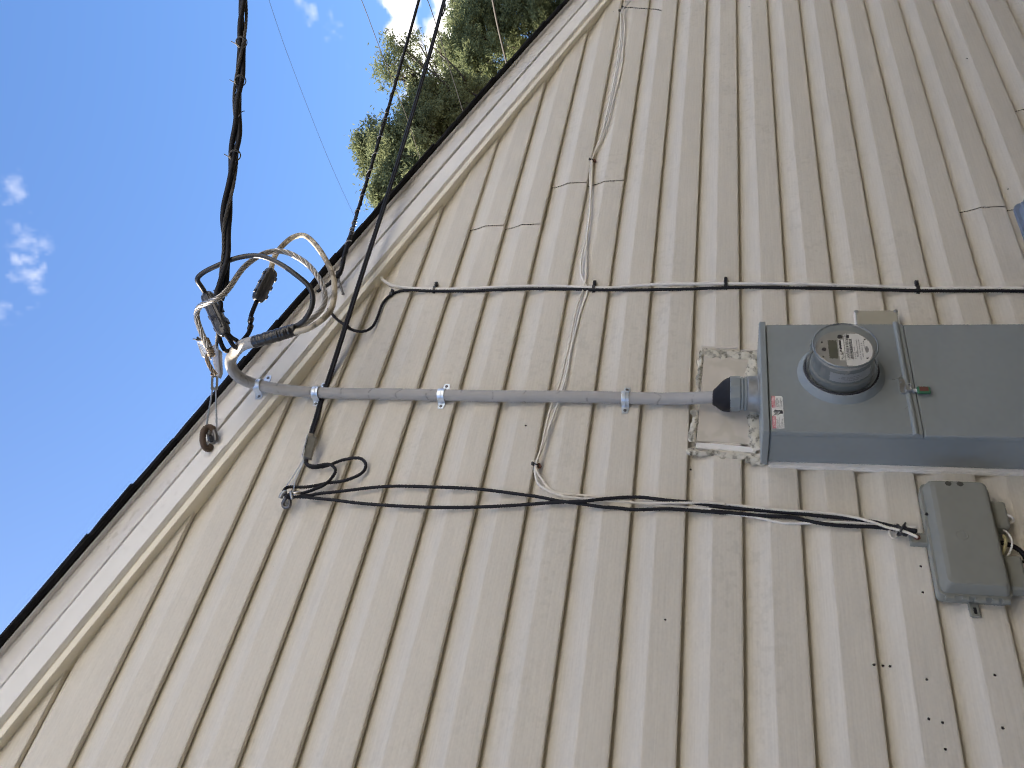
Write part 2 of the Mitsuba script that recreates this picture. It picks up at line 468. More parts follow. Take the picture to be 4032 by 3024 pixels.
obj('trim_backing', sweep([(.012, .060), (.004, .060), (.004, .085), (.012, .085)], XR, XE), 'mat_rake', False, H)
obj('coil_lap', sweep([(-.0334, .0745), (-.0356, .0745), (-.0356, .079), (-.0334, .129)], 1.20, 1.46), 'mat_rake', False, H)
obj('drip_edge', sweep([(.03, .1302), (-.0475, .1302), (-.0475, .1318), (.03, .1318)], XR, XE), 'mat_rake', False, H)
RF = obj('roof', cat([sweep([(9.3, .132), (-.045, .132), (-.045, .139), (9.3, .150)], XR, XE + .25),
                      trimesh.convex.convex_hull(np.array([[x, y, z] for y in (-.045, 9.3) for x, z in ((XR, rake(XR) + .132), (XR, rake(XR) + .150), (XL - .4, rake(XR) + .132 - .29 * (XR - XL + .4)), (XL - .4, rake(XR) + .150 - .29 * (XR - XL + .4)))]))]), 'mat_shingle', False, H)
rs = random.Random(3)
x = XE + .22
while x > XR + .1:                           # shingle ends along the rake, each lapping the one below it
    L, yo = .142, -.062 + rs.uniform(-.004, .003)
    xa, xb = x - L * 2.0, x
    prof = []
    nn = 7
    top, bot = [], []
    for u in np.linspace(0, 1, nn):
        xx = xb + (xa - xb) * u
        lift = .0065 * (1 - u) + .0005
        yy = yo + rs.uniform(-.0015, .0015)
        for y in (yy, .42):
            bot.append([xx, y, rake(xx) + .1325 + lift]); top.append([xx, y, rake(xx) + .1325 + lift + .0052 + rs.uniform(0, .0012)])
    V = np.array(bot + top); o = len(bot)
    F = []
    for k in range(nn - 1):
        a, b, c, d = 2 * k, 2 * k + 1, 2 * k + 2, 2 * k + 3
        F += [[a, c, d], [a, d, b], [o + a, o + d, o + c], [o + a, o + b, o + d], [a, o + c, c], [a, o + a, o + c], [b, d, o + d], [b, o + d, o + b]]
    F += [[0, 1, o + 1], [0, o + 1, o]]
    obj('shingle', trimesh.Trimesh(V, np.array(F), process=False), 'mat_shingle', False, RF)
    x -= L
# stains and the cut-out by the meter: patch of flat siding, old caulk, bare strip
patch = Polygon([(1.190, 1.555), (1.470, 1.555), (1.474, 1.684), (1.196, 1.696)])
obj('siding_patch', plate(patch, .004, .0062), 'mat_patch', False, H, label='flat patch of beige siding let in above the grey meter cabinet')


def bead(P, w, th, seed, n=60, y=-.001):
    """A torn line of old caulk: a flat lumpy strip along a line on the wall."""
    P = spl(P, n) if len(P) > 2 else np.linspace(P[0], P[1], n)
    t = np.gradient(P, axis=0); t /= np.linalg.norm(t, axis=1, keepdims=True)
    nrm = np.stack([-t[:, 1], t[:, 0]], 1)
    f = lambda s, o: meshkit.fbm(np.stack([P[:, 0] * s, P[:, 1] * s, np.full(n, o)], -1), 3, seed) - .5
    rows = []
    prof = [(-1, 0), (-.75, .55), (-.3, .9), (.15, 1.0), (.6, .7), (.85, .4), (1, 0)]
    for a, h in prof:
        off = w * (a * (1 + 1.9 * f(75, a * 3 + seed)) + .9 * f(32, seed + 9))
        hh = th * h * (1 + 1.2 * f(90, a * 7 + seed + 3))
        rows.append(np.stack([P[:, 0] + nrm[:, 0] * off, y - np.maximum(hh, 0), P[:, 1] + nrm[:, 1] * off], 1))
    V = np.vstack(rows); p = len(prof)
    i, j = np.meshgrid(np.arange(p - 1), np.arange(n - 1), indexing='ij')
    q = np.stack([i * n + j, i * n + j + 1, (i + 1) * n + j + 1, (i + 1) * n + j], -1).reshape(-1, 4)
    return trimesh.Trimesh(V, np.vstack([q[:, [0, 1, 2]], q[:, [0, 2, 3]]]), process=False)


for P, w, th, sd in (([(1.474, 1.690), (1.464, 1.62), (1.460, 1.556)], .014, .006, 1), ([(1.476, 1.690), (1.36, 1.694)], .006, .004, 2), ([(1.36, 1.694), (1.333, 1.700), (1.325, 1.728)], .004, .004, 8),
                     ([(1.285, 1.699), (1.19, 1.703)], .0080, .005, 3), ([(1.164, 1.703), (1.160, 1.63), (1.160, 1.553)], .0075, .005, 4), ([(1.17, 1.566), (1.24, 1.570), (1.29, 1.571), (1.36, 1.572), (1.47, 1.568)], .015, .006, 5),
                     ([(1.150, 1.590), (1.142, 1.55)], .012, .008, 6)):
    obj('caulk_bead', bead([np.array(q) for q in P], w, th, sd), 'mat_caulk', True, H)
obj('caulk_blob', trimesh.Trimesh(*(lambda s: (s.vertices * [.010, .004, .010] * (1 + .5 * (meshkit.fbm(s.vertices * 3 + 5, 3, 2)[:, None] - .5)) + [1.165, -.002, 1.708], s.faces))(trimesh.creation.icosphere(3)), process=False), 'mat_caulk', True, H)
obj('bare_strip', plate(Polygon([(1.190, 1.697), (1.176, 1.697), (1.171, 1.63), (1.166, 1.570), (1.180, 1.566), (1.187, 1.64)]), .002, .0052), 'mat_fresh_white', False, H, label='clean white strip of trim beside the old caulk')
obj('cut_edge', plate(Polygon([(1.484, 1.690), (1.490, 1.688), (1.489, 1.606), (1.484, 1.604)]), .004, .0085), 'mat_siding', False, H)
obj('cut_edge', plate(Polygon([(1.479, 1.598), (1.484, 1.598), (1.482, 1.552), (1.478, 1.552)]), .008, .0085), 'mat_siding', False, H)
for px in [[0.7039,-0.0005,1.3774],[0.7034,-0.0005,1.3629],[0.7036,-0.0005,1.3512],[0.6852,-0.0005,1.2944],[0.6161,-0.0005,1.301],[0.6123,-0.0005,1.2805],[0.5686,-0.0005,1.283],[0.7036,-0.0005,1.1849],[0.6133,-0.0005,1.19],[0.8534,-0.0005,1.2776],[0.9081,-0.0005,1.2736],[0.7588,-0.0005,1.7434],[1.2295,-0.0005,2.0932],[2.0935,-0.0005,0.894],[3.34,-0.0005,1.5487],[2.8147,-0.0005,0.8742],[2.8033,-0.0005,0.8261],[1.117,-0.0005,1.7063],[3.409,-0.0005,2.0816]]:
    obj('hole_shade_disc', disc_y(px[0], px[2], px[1], px[1] - .0008, .0026, .0020, 8), 'mat_dark_gap', False, H)  # raised dark discs painted for the shade inside small holes

# ------------------------------------------------------------------ meter cabinet
B = thing('meter_cabinet', 'tall grey steel meter cabinet mounted on the siding under the round electric meter', 'meter cabinet')
bx0, bx1, bz = 1.139, 1.457, 1.5455
obj('body', cbox(bx0 + .002, bx1 - .002, -.004, -.098, .42, bz, .003), 'mat_meter_grey', False, B)
obj('upper_cover', cbox(bx0, bx1, -.0965, -.111, 1.268, bz, .0025), 'mat_meter_grey', False, B)
obj('lower_door', cat([cbox(bx0, bx1, -.0965, -.1085, .40, 1.2525, .0025)]), 'mat_meter_grey', False, B)
obj('cover_bead', cat([tube(np.array([[bx0 - .001, -.110, 1.2685], [bx0 + .1, -.110, 1.2685], [bx1 + .001, -.110, 1.2685]]), .0062, 12),
                       cbox(bx0 + .001, bx1 - .001, -.0975, -.1105, 1.2545, 1.266, .001)]), 'mat_meter_grey', 40, B)
obj('top_cap', cat([cbox(bx0 - .004, bx1 + .004, -.002, -.1155, bz + .008, bz + .0148, .0018), cbox(bx0 - .004, bx1 + .004, -.1125, -.1158, bz + .0008, bz + .0125, .0012),
                    cbox(bx0 - .004, bx0 - .001, -.002, -.114, bz + .0008, bz + .012, .001), cbox(bx1 + .001, bx1 + .004, -.002, -.114, bz + .0008, bz + .012, .001)]), 'mat_meter_grey', False, B)
obj('knockout', cat([LineStringMesh for LineStringMesh in [tube(np.array([[1.307 + .019 * math.cos(t), -.1112, 1.293 + .019 * math.sin(t)] for t in np.linspace(3.0, 4.4, 14)]), .0006, 5),
                     tube(np.array([[1.215 + .008 * math.cos(t), -.1112, 1.283 + .008 * math.sin(t)] for t in np.linspace(3.4, 4.6, 8)]), .0006, 5)]]), 'mat_ink_grey', False, B)
W_ = obj('warning_label', plate(rrect(1.1472, 1.2360, 1.5170, 1.5400, .002), -.1109, .0006), 'mat_label_white', False, B, label='small red and white danger sticker with a black hand symbol')
yl = -.1116
obj('red_header', plate(sbox(1.1474, 1.5330, 1.1800, 1.5398), yl + .0001, .0003), 'mat_label_red', False, W_)
obj('red_header', plate(sbox(1.2035, 1.5330, 1.2358, 1.5398), yl + .0001, .0003), 'mat_label_red', False, W_)
obj('lettering', cat([text('DANGER', .0042, 1.1545, 1.5343, yl - .0002, True, depth=.0003), text('PELIGRO', .0040, 1.2100, 1.5343, yl - .0002, True, depth=.0003),
                      plate(Polygon([(1.149, 1.5343), (1.1535, 1.5343), (1.1512, 1.5386)]), yl - .0002, .0003), plate(Polygon([(1.205, 1.5343), (1.2095, 1.5343), (1.2072, 1.5386)]), yl - .0002, .0003)]), 'mat_label_white', False, W_)
lines = []
rl = random.Random(9)
for x0 in (1.1490, 1.2050):
    for q, zz in enumerate((1.5308, 1.5288, 1.5268, 1.5248, 1.5222, 1.5206, 1.5190)):
        lines.append(plate(sbox(x0, zz, x0 + rl.uniform(.018, .029), zz + (.0009 if q < 4 else .0006)), yl + .0002, .0003))
obj('small_print', cat(lines), 'mat_ink_grey', False, W_)
hand = [rrect(1.1865, 1.1965, 1.5195, 1.5262, .0015), Polygon([(1.187, 1.518), (1.194, 1.518), (1.1955, 1.521), (1.186, 1.521)])]
for q, (xx, zt) in enumerate(((1.1878, 1.5335), (1.1900, 1.5352), (1.1922, 1.5362), (1.1944, 1.5352), (1.1964, 1.5335))):
    hand.append(LineString([(xx - .0002, 1.5255), (xx, zt)]).buffer(.0008))
from shapely.ops import unary_union
bolt = LineString([(1.1865, 1.5262), (1.1895, 1.5275), (1.1905, 1.5245), (1.1945, 1.5262)]).buffer(.0006)
obj('hand_symbol', cat([plate(unary_union(hand).difference(bolt), yl + .0002, .0003), plate(LineString([(1.1815, 1.5375), (1.1855, 1.5330), (1.1830, 1.5290), (1.1860, 1.5262)]).buffer(.0008), yl + .0002, .0003)]), 'mat_ink', False, W_)
# hasp
obj('latch', cat([plate(rrect(1.246, 1.286, 1.272, 1.284, .005), -.111, .004), cbox(1.247, 1.262, -.112, -.122, 1.262, 1.276, .002), disc_y(1.278, 1.279, -.114, -.117, .004, .003, 12)]), 'mat_galv_dull', False, B)
obj('seal_wire', wire([(1.272, -.116, 1.268), (1.266, -.121, 1.264), (1.256, -.123, 1.266), (1.250, -.120, 1.262), (1.248, -.116, 1.256)], .0008, 24, 6), 'mat_alu', 30, B)
ST = thing('seal_tag', 'small translucent green seal tag hanging from the latch of the grey meter cabinet', 'seal tag')
obj('case', cbox(1.244, 1.261, -.113, -.121, 1.228, 1.253, .002), 'mat_green_tag', False, ST)
obj('insert', cbox(1.2465, 1.2585, -.1212, -.1216, 1.232, 1.249, .0001), 'mat_reddish', False, ST)
obj('stem', cbox(1.249, 1.257, -.113, -.117, 1.252, 1.262, .001), 'mat_clear_sleeve', False, ST)
MB = thing('mounting_board', 'cream painted backing board showing along the left edge of the meter cabinet', 'mounting board')
obj('board', cbox(1.1315, bx0 + .03, .004, -.0045, .40, 1.5435, .0015), 'mat_white_trim', False, MB)
obj('lip', cbox(1.1290, 1.1315, .004, -.0025, .40, 1.540, .001), 'mat_white_trim', False, MB)

# ------------------------------------------------------------------ electric meter
E_ = thing('electric_meter', 'round glass-covered electric meter with a grey dial face on the meter cabinet', 'electric meter')
mx, mz = 1.3038, 1.396
obj('base_ring', lathe_y(mx, mz, [(.0885, -.1108), (.0880, -.1125), (.0800, -.1235), (.0775, -.1265), (.0755, -.1255), (.0745, -.119), (.0745, -.111)], 64), 'mat_meter_grey', 40, E_)
obj('gasket', lathe_y(mx, mz, [(.0750, -.112), (.0758, -.1262), (.0735, -.1285), (.0715, -.126)], 48), 'mat_ink', 40, E_)
gl = [(.0728, -.124), (.0735, -.128), (.0722, -.132), (.0700, -.150), (.0672, -.175), (.0650, -.190), (.0640, -.1945), (.0622, -.1972), (.0595, -.1985), (.0001, -.1992)]
obj('glass_cover', lathe_y(mx, mz, gl, 64), 'mat_glass', True, E_)
obj('cover_rim', cat([lathe_y(mx, mz, [(.0638, -.1935), (.0652, -.1950), (.0648, -.1978), (.0630, -.1988), (.0618, -.1976)], 64)]), 'mat_glass_rim', 60, E_)
scene['mat_glass_rim'] = {'type': 'twosided', 'b': {'type': 'principled', 'base_color': rgb(.16, .18, .18), 'roughness': .08, 'specular': .9, 'clearcoat': 1.0, 'clearcoat_gloss': .95}}
obj('inner_body', lathe_y(mx, mz, [(.0640, -.120), (.0645, -.140), (.0600, -.142), (.0590, -.176), (.0560, -.180), (.0, -.180)], 48), 'mat_meter_inside', 40, E_)
obj('face_plate', disc_y(mx, mz, -.1795, -.1835, .0575, .0565, 56), 'mat_face_grey', False, E_)
yf = -.1836
FX, FZ = mx, mz
obj('display', plate(sbox(FX - .026, FZ + .0135, FX + .027, FZ + .031), yf + .0002, .0006), 'mat_lcd', False, E_)
circ = Point(FX, FZ).buffer(.0545, quad_segs=24)
NP = obj('nameplate', plate(circ.intersection(rrect(FX - .046, FX + .046, FZ - .070, FZ - .0015, .004)), yf + .0002, .0005), 'mat_label_white', False, E_, label='white nameplate with the meter number and a barcode')
y2 = yf - .0003
bars, rb = [], random.Random(4)
xx = FX - .028
while xx < FX + .030:
    wd = rb.choice([.0008, .0008, .0016, .0024]); bars.append(plate(sbox(xx, FZ - .0165, xx + wd, FZ - .0105), y2 + .0001, .0004)); xx += wd + rb.choice([.0007, .0007, .0013])
obj('lettering', cat([text('SGCO Mtr # 8526074', .0052, FX - .030, FZ - .0088, y2, True, depth=.0004), text('CL200', .0036, FX - .022, FZ - .0262, y2, True, depth=.0004)]), 'mat_ink', False, NP)
dash = []
for zz, a0, a1 in ((-.0205, -.028, .004), (-.0262, -.006, .032), (-.0310, -.030, .030), (-.0355, -.022, .022), (-.0400, .004, .024)):
    xx = FX + a0
    while xx < FX + a1:
        wd = rb.uniform(.002, .0055); dash.append(plate(sbox(xx, FZ + zz, xx + wd, FZ + zz + .0018), y2 + .0001, .0004)); xx += wd + rb.uniform(.0012, .004)
obj('small_print', cat(dash), 'mat_ink_grey', False, NP)
obj('barcode', cat(bars + [plate(sbox(FX + .033, FZ - .0125, FX + .042, FZ - .0065), y2 + .0001, .0004)]), 'mat_ink', False, NP)
obj('oval_mark', cat([plate(affinity.scale(Point(FX, FZ - .0435).buffer(.006, quad_segs=8), 1.5, .6), y2 + .0001, .0004)]), 'mat_ink_grey', False, NP)
ID = obj('number_strip', plate(sbox(FX - .031, FZ + .0005, FX + .029, FZ + .0105), yf + .0002, .0005), 'mat_label_white', False, E_)
obj('lettering', cat([text('Fo,Ne', .0062, FX - .029, FZ + .0022, y2, depth=.0004), plate(sbox(FX - .007, FZ + .0055, FX - .002, FZ + .0095), y2 + .0001, .0004), plate(sbox(FX + .000, FZ + .0050, FX + .027, FZ + .0095), y2 + .0001, .0004)]), 'mat_ink', False, ID)
for dx, dz, r in ((.037, .006, .0052), (0, .040, .0045)):
    obj('optical_port', disc_y(FX + dx, FZ + dz, yf, yf - .002, r, r * .9, 16), 'mat_ink', False, E_)
for dx, dz in ((.020, .043), (-.022, .043), (.028, -.042), (-.026, -.042)):
    obj('face_screw', disc_y(FX + dx, FZ + dz, yf - .0004, yf - .0018, .0019, .0019, 8), 'mat_ink', False, E_)
sk = lathe_y(mx, mz, [(.0598, -.148), (.0592, -.172)], 96)
a = np.degrees(np.arctan2(sk.triangles_center[:, 2] - mz, sk.triangles_center[:, 0] - mx)) % 360
sk.update_faces((a > 150) & (a < 235)); sk.vertices = sk.vertices * [1, 1, 1]
obj('side_sticker', trimesh.Trimesh(sk.vertices + (sk.vertices - [mx, 0, mz]) * [.012, 0, .012], sk.faces, process=False), 'mat_sticker_grey', False, E_)
for q, (ya, yb, a0, a1) in enumerate(((-.1535, -.1552, 178, 207), (-.1585, -.1602, 166, 212), (-.1635, -.1650, 172, 206))):
    pr = lathe_y(mx, mz, [(.0608, ya), (.0606, yb)], 120)
    an = np.degrees(np.arctan2(pr.triangles_center[:, 2] - mz, pr.triangles_center[:, 0] - mx)) % 360
    pr.update_faces((an > a0) & (an < a1) & (np.floor(an * 1.3) % 5 > 0))
    obj('side_print', trimesh.Trimesh(pr.vertices, pr.faces, process=False), 'mat_ink_grey', False, E_)
obj('cover_tab', cbox(mx + .006, mx + .014, -.170, -.197, mz + .0625, mz + .0665, .001), 'mat_glass_rim', False, E_)

# ------------------------------------------------------------------ cable connector on the cabinet
K_ = thing('cable_connector', 'black weather boot and grey compression connector on top of the meter cabinet', 'cable connector')
hx, hy = 1.2915, -.055
obj('hub', lathe_z(hx, hy, [(.0001, 1.556), (.047, 1.5605), (.047, 1.564), (.0405, 1.5655), (.0400, 1.585), (.037, 1.588), (.0001, 1.588)]), 'mat_galv_dull', 30, K_)
obj('collar', lathe_z(hx, hy, [(.034, 1.586), (.0385, 1.589), (.0385, 1.593), (.034, 1.594), (.0375, 1.596), (.0375, 1.600), (.033, 1.602)]), 'mat_meter_grey', 30, K_)
obj('nut', lathe_z(hx, hy, [(.0001, 1.6015), (.0385, 1.6015), (.0400, 1.603), (.0400, 1.6230), (.0385, 1.6245), (.0001, 1.6245)], 10), 'mat_meter_grey', False, K_)
bt = lathe_z(hx, hy + .003, [(.0395, 1.6235), (.0385, 1.629), (.036, 1.6375), (.030, 1.646), (.021, 1.655), (.0175, 1.6605), (.0158, 1.662)])
bt.vertices += .003 * (meshkit.fbm(bt.vertices * 60, 3, 1)[:, None] - .5)
bt.vertices[:, 1] += np.clip((bt.vertices[:, 2] - 1.624) / .038, 0, 1) * .012
obj('boot', bt, 'mat_black_rubber', 50, K_)

# ------------------------------------------------------------------ service entrance cable
SC = thing('service_cable', 'thick grey service cable strapped down the wall, its conductors looped at the roof edge', 'electric cable')
jp = [[1.3094,-0.205,2.748],[1.3173,-0.185,2.7975],[1.3219,-0.16,2.8314],[1.3143,-0.135,2.8553]] + [[1.3045,-0.118,2.8576],[1.2953,-0.098,2.8483],[1.2973,-0.07,2.83],[1.3006,-0.052,2.8021],[1.2987,-0.046,2.7749],[1.301,-0.034,2.7307],[1.3076,-0.02,2.6655],[1.3103,-0.0145,2.5936]] + [[1.3105, -.0145, 2.45], [1.3095, -.0145, 2.30], [1.309, -.0145, 2.15], [1.3105, -.0145, 2.0], [1.3095, -.0145, 1.86], [1.306, -.0175, 1.78], [1.299, -.028, 1.715], [1.2925, -.040, 1.668], [1.2915, -.046, 1.630]]
JP = spl(jp, 260)
obj('jacket', tube(JP, .0146 + .0006 * (meshkit.noise(np.stack([np.arange(260) * .11, np.zeros(260), np.zeros(260)], -1)) - .5), 20), 'mat_jacket', True, SC)
tp = spl([[1.3404,-0.215,2.6506],[1.329,-0.215,2.674],[1.3188,-0.212,2.7059],[1.3094,-0.205,2.748],[1.3089,-0.203,2.7557]], 90)
rr = .0156 + .0002 * np.sign(np.sin(np.arange(90) * .55)) + .0014 * (meshkit.noise(np.stack([np.arange(90) * .35, np.zeros(90), np.zeros(90)], -1)) - .5)
rr[:3] *= [.80, .93, 1.0]
obj('tape_wrap', tube(tp, rr, 22), 'mat_tape', True, SC, label='glossy black tape wound around the cable end')
obj('conductor', wire([[1.4213,-0.262,2.915],[1.425,-0.285,2.9185],[1.4276,-0.305,2.92],[1.4373,-0.315,2.9076],[1.4541,-0.325,2.8694],[1.4749,-0.33,2.8246],[1.4845,-0.33,2.7699],[1.4754,-0.325,2.7279],[1.4543,-0.315,2.6813],[1.4322,-0.3,2.642],[1.4174,-0.285,2.6183],[1.399,-0.27,2.6072],[1.3826,-0.255,2.6082],[1.363,-0.24,2.6183],[1.3515,-0.225,2.6378],[1.344,-0.216,2.6644]], .0064, 150, 14), 'mat_black_plastic', True, SC, label='black insulated conductor looping over the roof edge')
obj('conductor', wire([[1.5192,-0.22,2.7905],[1.5691,-0.222,2.8047],[1.596,-0.228,2.8066],[1.6198,-0.235,2.8007],[1.6461,-0.24,2.7883],[1.6698,-0.243,2.7687],[1.6757,-0.243,2.745],[1.6549,-0.242,2.7122],[1.6087,-0.238,2.6695],[1.5586,-0.232,2.6323],[1.5059,-0.227,2.6022],[1.4612,-0.226,2.5857],[1.4148,-0.228,2.5739],[1.371,-0.232,2.5736],[1.3427,-0.23,2.5925],[1.3295,-0.223,2.6207],[1.3319,-0.214,2.6582]], .0072, 170, 14), 'mat_tan_insulation', True, SC, label='mottled tan conductor making the largest loop')
npth = spl([[1.2679,-0.222,2.8552],[1.2912,-0.232,2.8737],[1.3166,-0.245,2.8918],[1.3398,-0.262,2.9024],[1.3507,-0.278,2.8949],[1.3532,-0.292,2.8677],[1.3588,-0.3,2.8385],[1.3813,-0.302,2.8223],[1.4277,-0.3,2.8181],[1.4784,-0.298,2.8148],[1.5146,-0.295,2.8027],[1.5474,-0.288,2.7849],[1.5651,-0.278,2.7513],[1.5586,-0.265,2.7122],[1.5399,-0.252,2.6766],[1.5062,-0.24,2.6422],[1.4701,-0.228,2.6171],[1.4398,-0.218,2.6076],[1.4153,-0.212,2.6096],[1.3879,-0.212,2.6199],[1.3641,-0.213,2.6358],[1.3448,-0.214,2.6605]], 300)
nw = obj('neutral_wire', tube(npth, .0040, 8), 'mat_alu_weathered', True, SC, label='bare stranded aluminium neutral twisting through the loops')
for q in range(8):
    obj('strand', tube(helix(npth, .0052, .080, q * 2 * np.pi / 8), .0021, 7), 'mat_alu' if q % 2 else 'mat_alu_weathered', True, nw)  # strand colours alternate bright and dull to paint in groove shading



def strap(x, z, yw, ycable, rc, w=.0165, span=.034, dx=0.0):
    """A two-hole pipe strap across a vertical cable."""
    P = [(-span, yw - .0016), (min(-span * .62, dx - rc - .006), yw - .0016), (dx - rc - .0030, yw - .002)]
    for t in np.linspace(170, 10, 13):
        P.append((dx + (rc + .0012) * math.cos(math.radians(t)), ycable - (rc + .0012) * math.sin(math.radians(t))))
    P += [(dx + rc + .0030, yw - .002), (max(span * .62, dx + rc + .006), yw - .0016), (span, yw - .0016)]
    P = np.array(P)
    t = np.gradient(P, axis=0); t /= np.linalg.norm(t, axis=1, keepdims=True)
    nn = np.stack([t[:, 1], -t[:, 0]], 1)
    zs = np.array([-w, -w * .93, -w * .2, -w * .12, w * .12, w * .2, w * .93, w]) / 1.0 * .5
    lift = np.array([-.0006, 0, 0, .0014, .0014, 0, 0, -.0006])
    mid = (np.abs(P[:, 0]) < span * .55).astype(float)
    narrow = np.where(np.abs(P[:, 0]) > span * .93, .72, 1.0)
    V = np.array([[x + P[k, 0] - nn[k, 0] * lift[m] * mid[k] * -1, P[k, 1] + (-abs(nn[k, 1])) * lift[m] * mid[k], z + zs[m] * narrow[k]] for k in range(len(P)) for m in range(len(zs))])
    n, p = len(P), len(zs)
    i, j = np.meshgrid(np.arange(n - 1), np.arange(p - 1), indexing='ij')
    q = np.stack([i * p + j, i * p + j + 1, (i + 1) * p + j + 1, (i + 1) * p + j], -1).reshape(-1, 4)
    front = trimesh.Trimesh(V, np.vstack([q[:, [0, 1, 2]], q[:, [0, 2, 3]]]), process=False)
    back = front.copy(); back.vertices[:, 1] += .0012
    return cat([front, back])


for (x, z, yw, yc, sp, wd, tl) in ((1.3125, 2.806, -.0305, -.046, .0412, .0185, 'galvanised strap holding the cable to the white rake trim, highest of the four straps'),
                                   (1.3165, 2.657, -.001, -.0185, .0405, .018, 'galvanised strap just below the roof trim, second from the top on the grey cable'),
                                   (1.3165, 2.3180, -.001, -.0145, .0410, .018, 'galvanised strap in the middle of the wall, third from the top on the grey cable'),
                                   (1.3125, 1.862, -.001, -.0145, .0400, .018, 'galvanised strap nearest the meter cabinet, lowest on the grey cable')):
    k = thing('cable_strap', tl, 'cable strap', 'straps along the grey service cable')
    jc = JP[np.argmin(np.abs(JP[:, 2] - z) + (JP[:, 1] < -.075) * 9)]
    obj('band', strap(x, z, yw, jc[1], .0156, wd, sp, jc[0] - x), 'mat_galv', 40, k)
    obj('screw', screw_head(x + sp * .80, z, yw - .0018), 'mat_steel_dark', False, k)
    obj('screw', screw_head(x - sp * .80, z, yw - .0018), 'mat_steel_dark', False, k)


# ------------------------------------------------------------------ splices, service drop, wedge clamp
def axes(p, q):
    a = unit(np.array(q) - np.array(p))
    view = unit(np.array([0, -1.509, 1.65]) - np.array(p))
    e3 = unit(view - a * (view @ a))
    return (np.array(p) + np.array(q)) / 2, a, np.cross(e3, a), e3, np.linalg.norm(np.array(q) - np.array(p)) / 2


def splice(label, p, q, w, turn, teeth):
    k = thing('splice_cover', label, 'cable connector', 'black splice covers in the loops')
    o, a, e2, e3, h = axes(p, q)
    c, s = math.cos(turn), math.sin(turn)
    e2, e3 = e2 * c + e3 * s, -e2 * s + e3 * c
    t = np.linspace(0, 2 * np.pi, 25)[:-1]
    pts = []
    for u, f in ((-1, .62), (-.93, .86), (-.8, .97), (.55, 1.0), (.78, .93), (.93, .78), (1, .5)):
        pts.append(np.stack([np.full(24, u * h), w * f * np.sign(np.cos(t)) * np.abs(np.cos(t)) ** .7, w * .80 * f * np.sign(np.sin(t)) * np.abs(np.sin(t)) ** .7], 1))
    m = trimesh.convex.convex_hull(np.vstack(pts)); m.apply_transform(frame_mat(o, a, e2, e3))
    obj('shell', m, 'mat_connector', 35, k)
    obj('seam_rib', obox(o + e3 * w * .80 + e2 * w * .25, a, e2, e3, h * .80, w * .16, w * .10, .0012), 'mat_connector', False, k)
    for i in range(teeth):
        u = -.62 + 1.15 * i / max(1, teeth - 1)
        obj('latch', cat([obox(o + a * h * u + e2 * w * 1.04, a, e2, e3, h * .115, w * .14, w * .42, .0008)]), 'mat_black_plastic', False, k)
        obj('hinge_clip', obox(o + a * h * (u + .05) - e2 * w * 1.02, a, e2, e3, h * .085, w * .09, w * .25, .0006), 'mat_black_plastic', False, k)
    return k


pA, qA = [[1.5455,-0.232,2.7891],[1.445,-0.215,2.8005]]
splice('dark grey splice cover under the tan conductor, set apart from the twisted drop', pA, qA, .0175, -.5, 3)
pB, qB = [[1.4258,-0.258,2.9164],[1.3125,-0.225,2.8281]]
splice('long black splice cover crossed by the bare stranded neutral', pB, qB, .0180, .35, 3)
pC, qC = [[1.4319,-0.3,2.8435],[1.3953,-0.275,2.8605]]
splice('black splice cover hidden behind the loops at the end of the twisted drop', pC, qC, .0150, .2, 2)

SD = thing('service_drop', 'twisted dark overhead service drop running up across the blue sky', 'electric cable')
dl = np.array([[1.5405,-0.3577,2.8541],[1.4748,-0.3132,2.8569]])
d0, d1 = np.array([[1.4147,-0.285,2.8527]][0]), np.array([2.36, -.70, 3.0])
drop = [[1.3722,-0.2858,2.8443],[1.4404,-0.3252,2.8404],[1.4869,-0.3476,2.844],[1.5336,-0.3789,2.8534],[1.5931,-0.4129,2.8565],[1.6537,-0.4469,2.857],[1.7189,-0.4793,2.8608],[1.7804,-0.5152,2.8642],[1.8417,-0.5527,2.8734],[1.9088,-0.5878,2.8802],[1.9727,-0.6255,2.8828],[2.0412,-0.6625,2.8914],[2.1057,-0.7023,2.8985],[2.2109,-0.7608,2.9143],[2.4743,-0.9023,2.9586],[3.3104,-1.369,3.0943]]
DP = spl(drop, 420)
s = np.r_[0, np.cumsum(np.linalg.norm(np.diff(DP, axis=0), axis=1))]
offs = .0070 + .0022 * np.sin(s * 34)
obj('conductor', tube(helix(DP, offs, .46, 1.2), .0069, 12), 'mat_black_rubber', True, SD)
obj('conductor', tube(helix(DP, offs, .46, 1.2 + 2.1), .0067, 12), 'mat_black_rubber', True, SD)
mP = helix(DP, .0080, .46, 1.2 + 4.2)
ms = np.vstack([spl([[1.3241,-0.165,2.8865],[1.3352,-0.19,2.8779],[1.3425,-0.215,2.8654],[1.3821,-0.25,2.86]] + [mP[8].tolist()], 60)[:-1], mP[8:]])
obj('messenger', cat([tube(helix(ms, .0027, .06, q * 2 * np.pi / 5), .0016, 5) for q in range(5)] + [tube(ms, .0017, 5)]), 'mat_old_alu', True, SD)
for px in [[1.9749,-0.6461,2.876],[1.882,-0.587,2.8669],[1.7001,-0.4805,2.8529]]:
    px = np.array(px)
    pp = np.array([px + .0135 * (math.cos(t) * unit([.55, -.2, -.8]) + math.sin(t) * unit([0, -1, .25])) + np.array([.004, 0, 0]) * t / 6 for t in np.linspace(0, 10, 40)])
    obj('tie_wire', cat([tube(pp, .0016, 6), wire([pp[-1], pp[-1] + np.array([0, -.01, .012]), pp[-1] + np.array([.004, -.014, .022])], .0013, 8, 6)]), 'mat_old_alu', True, SD)
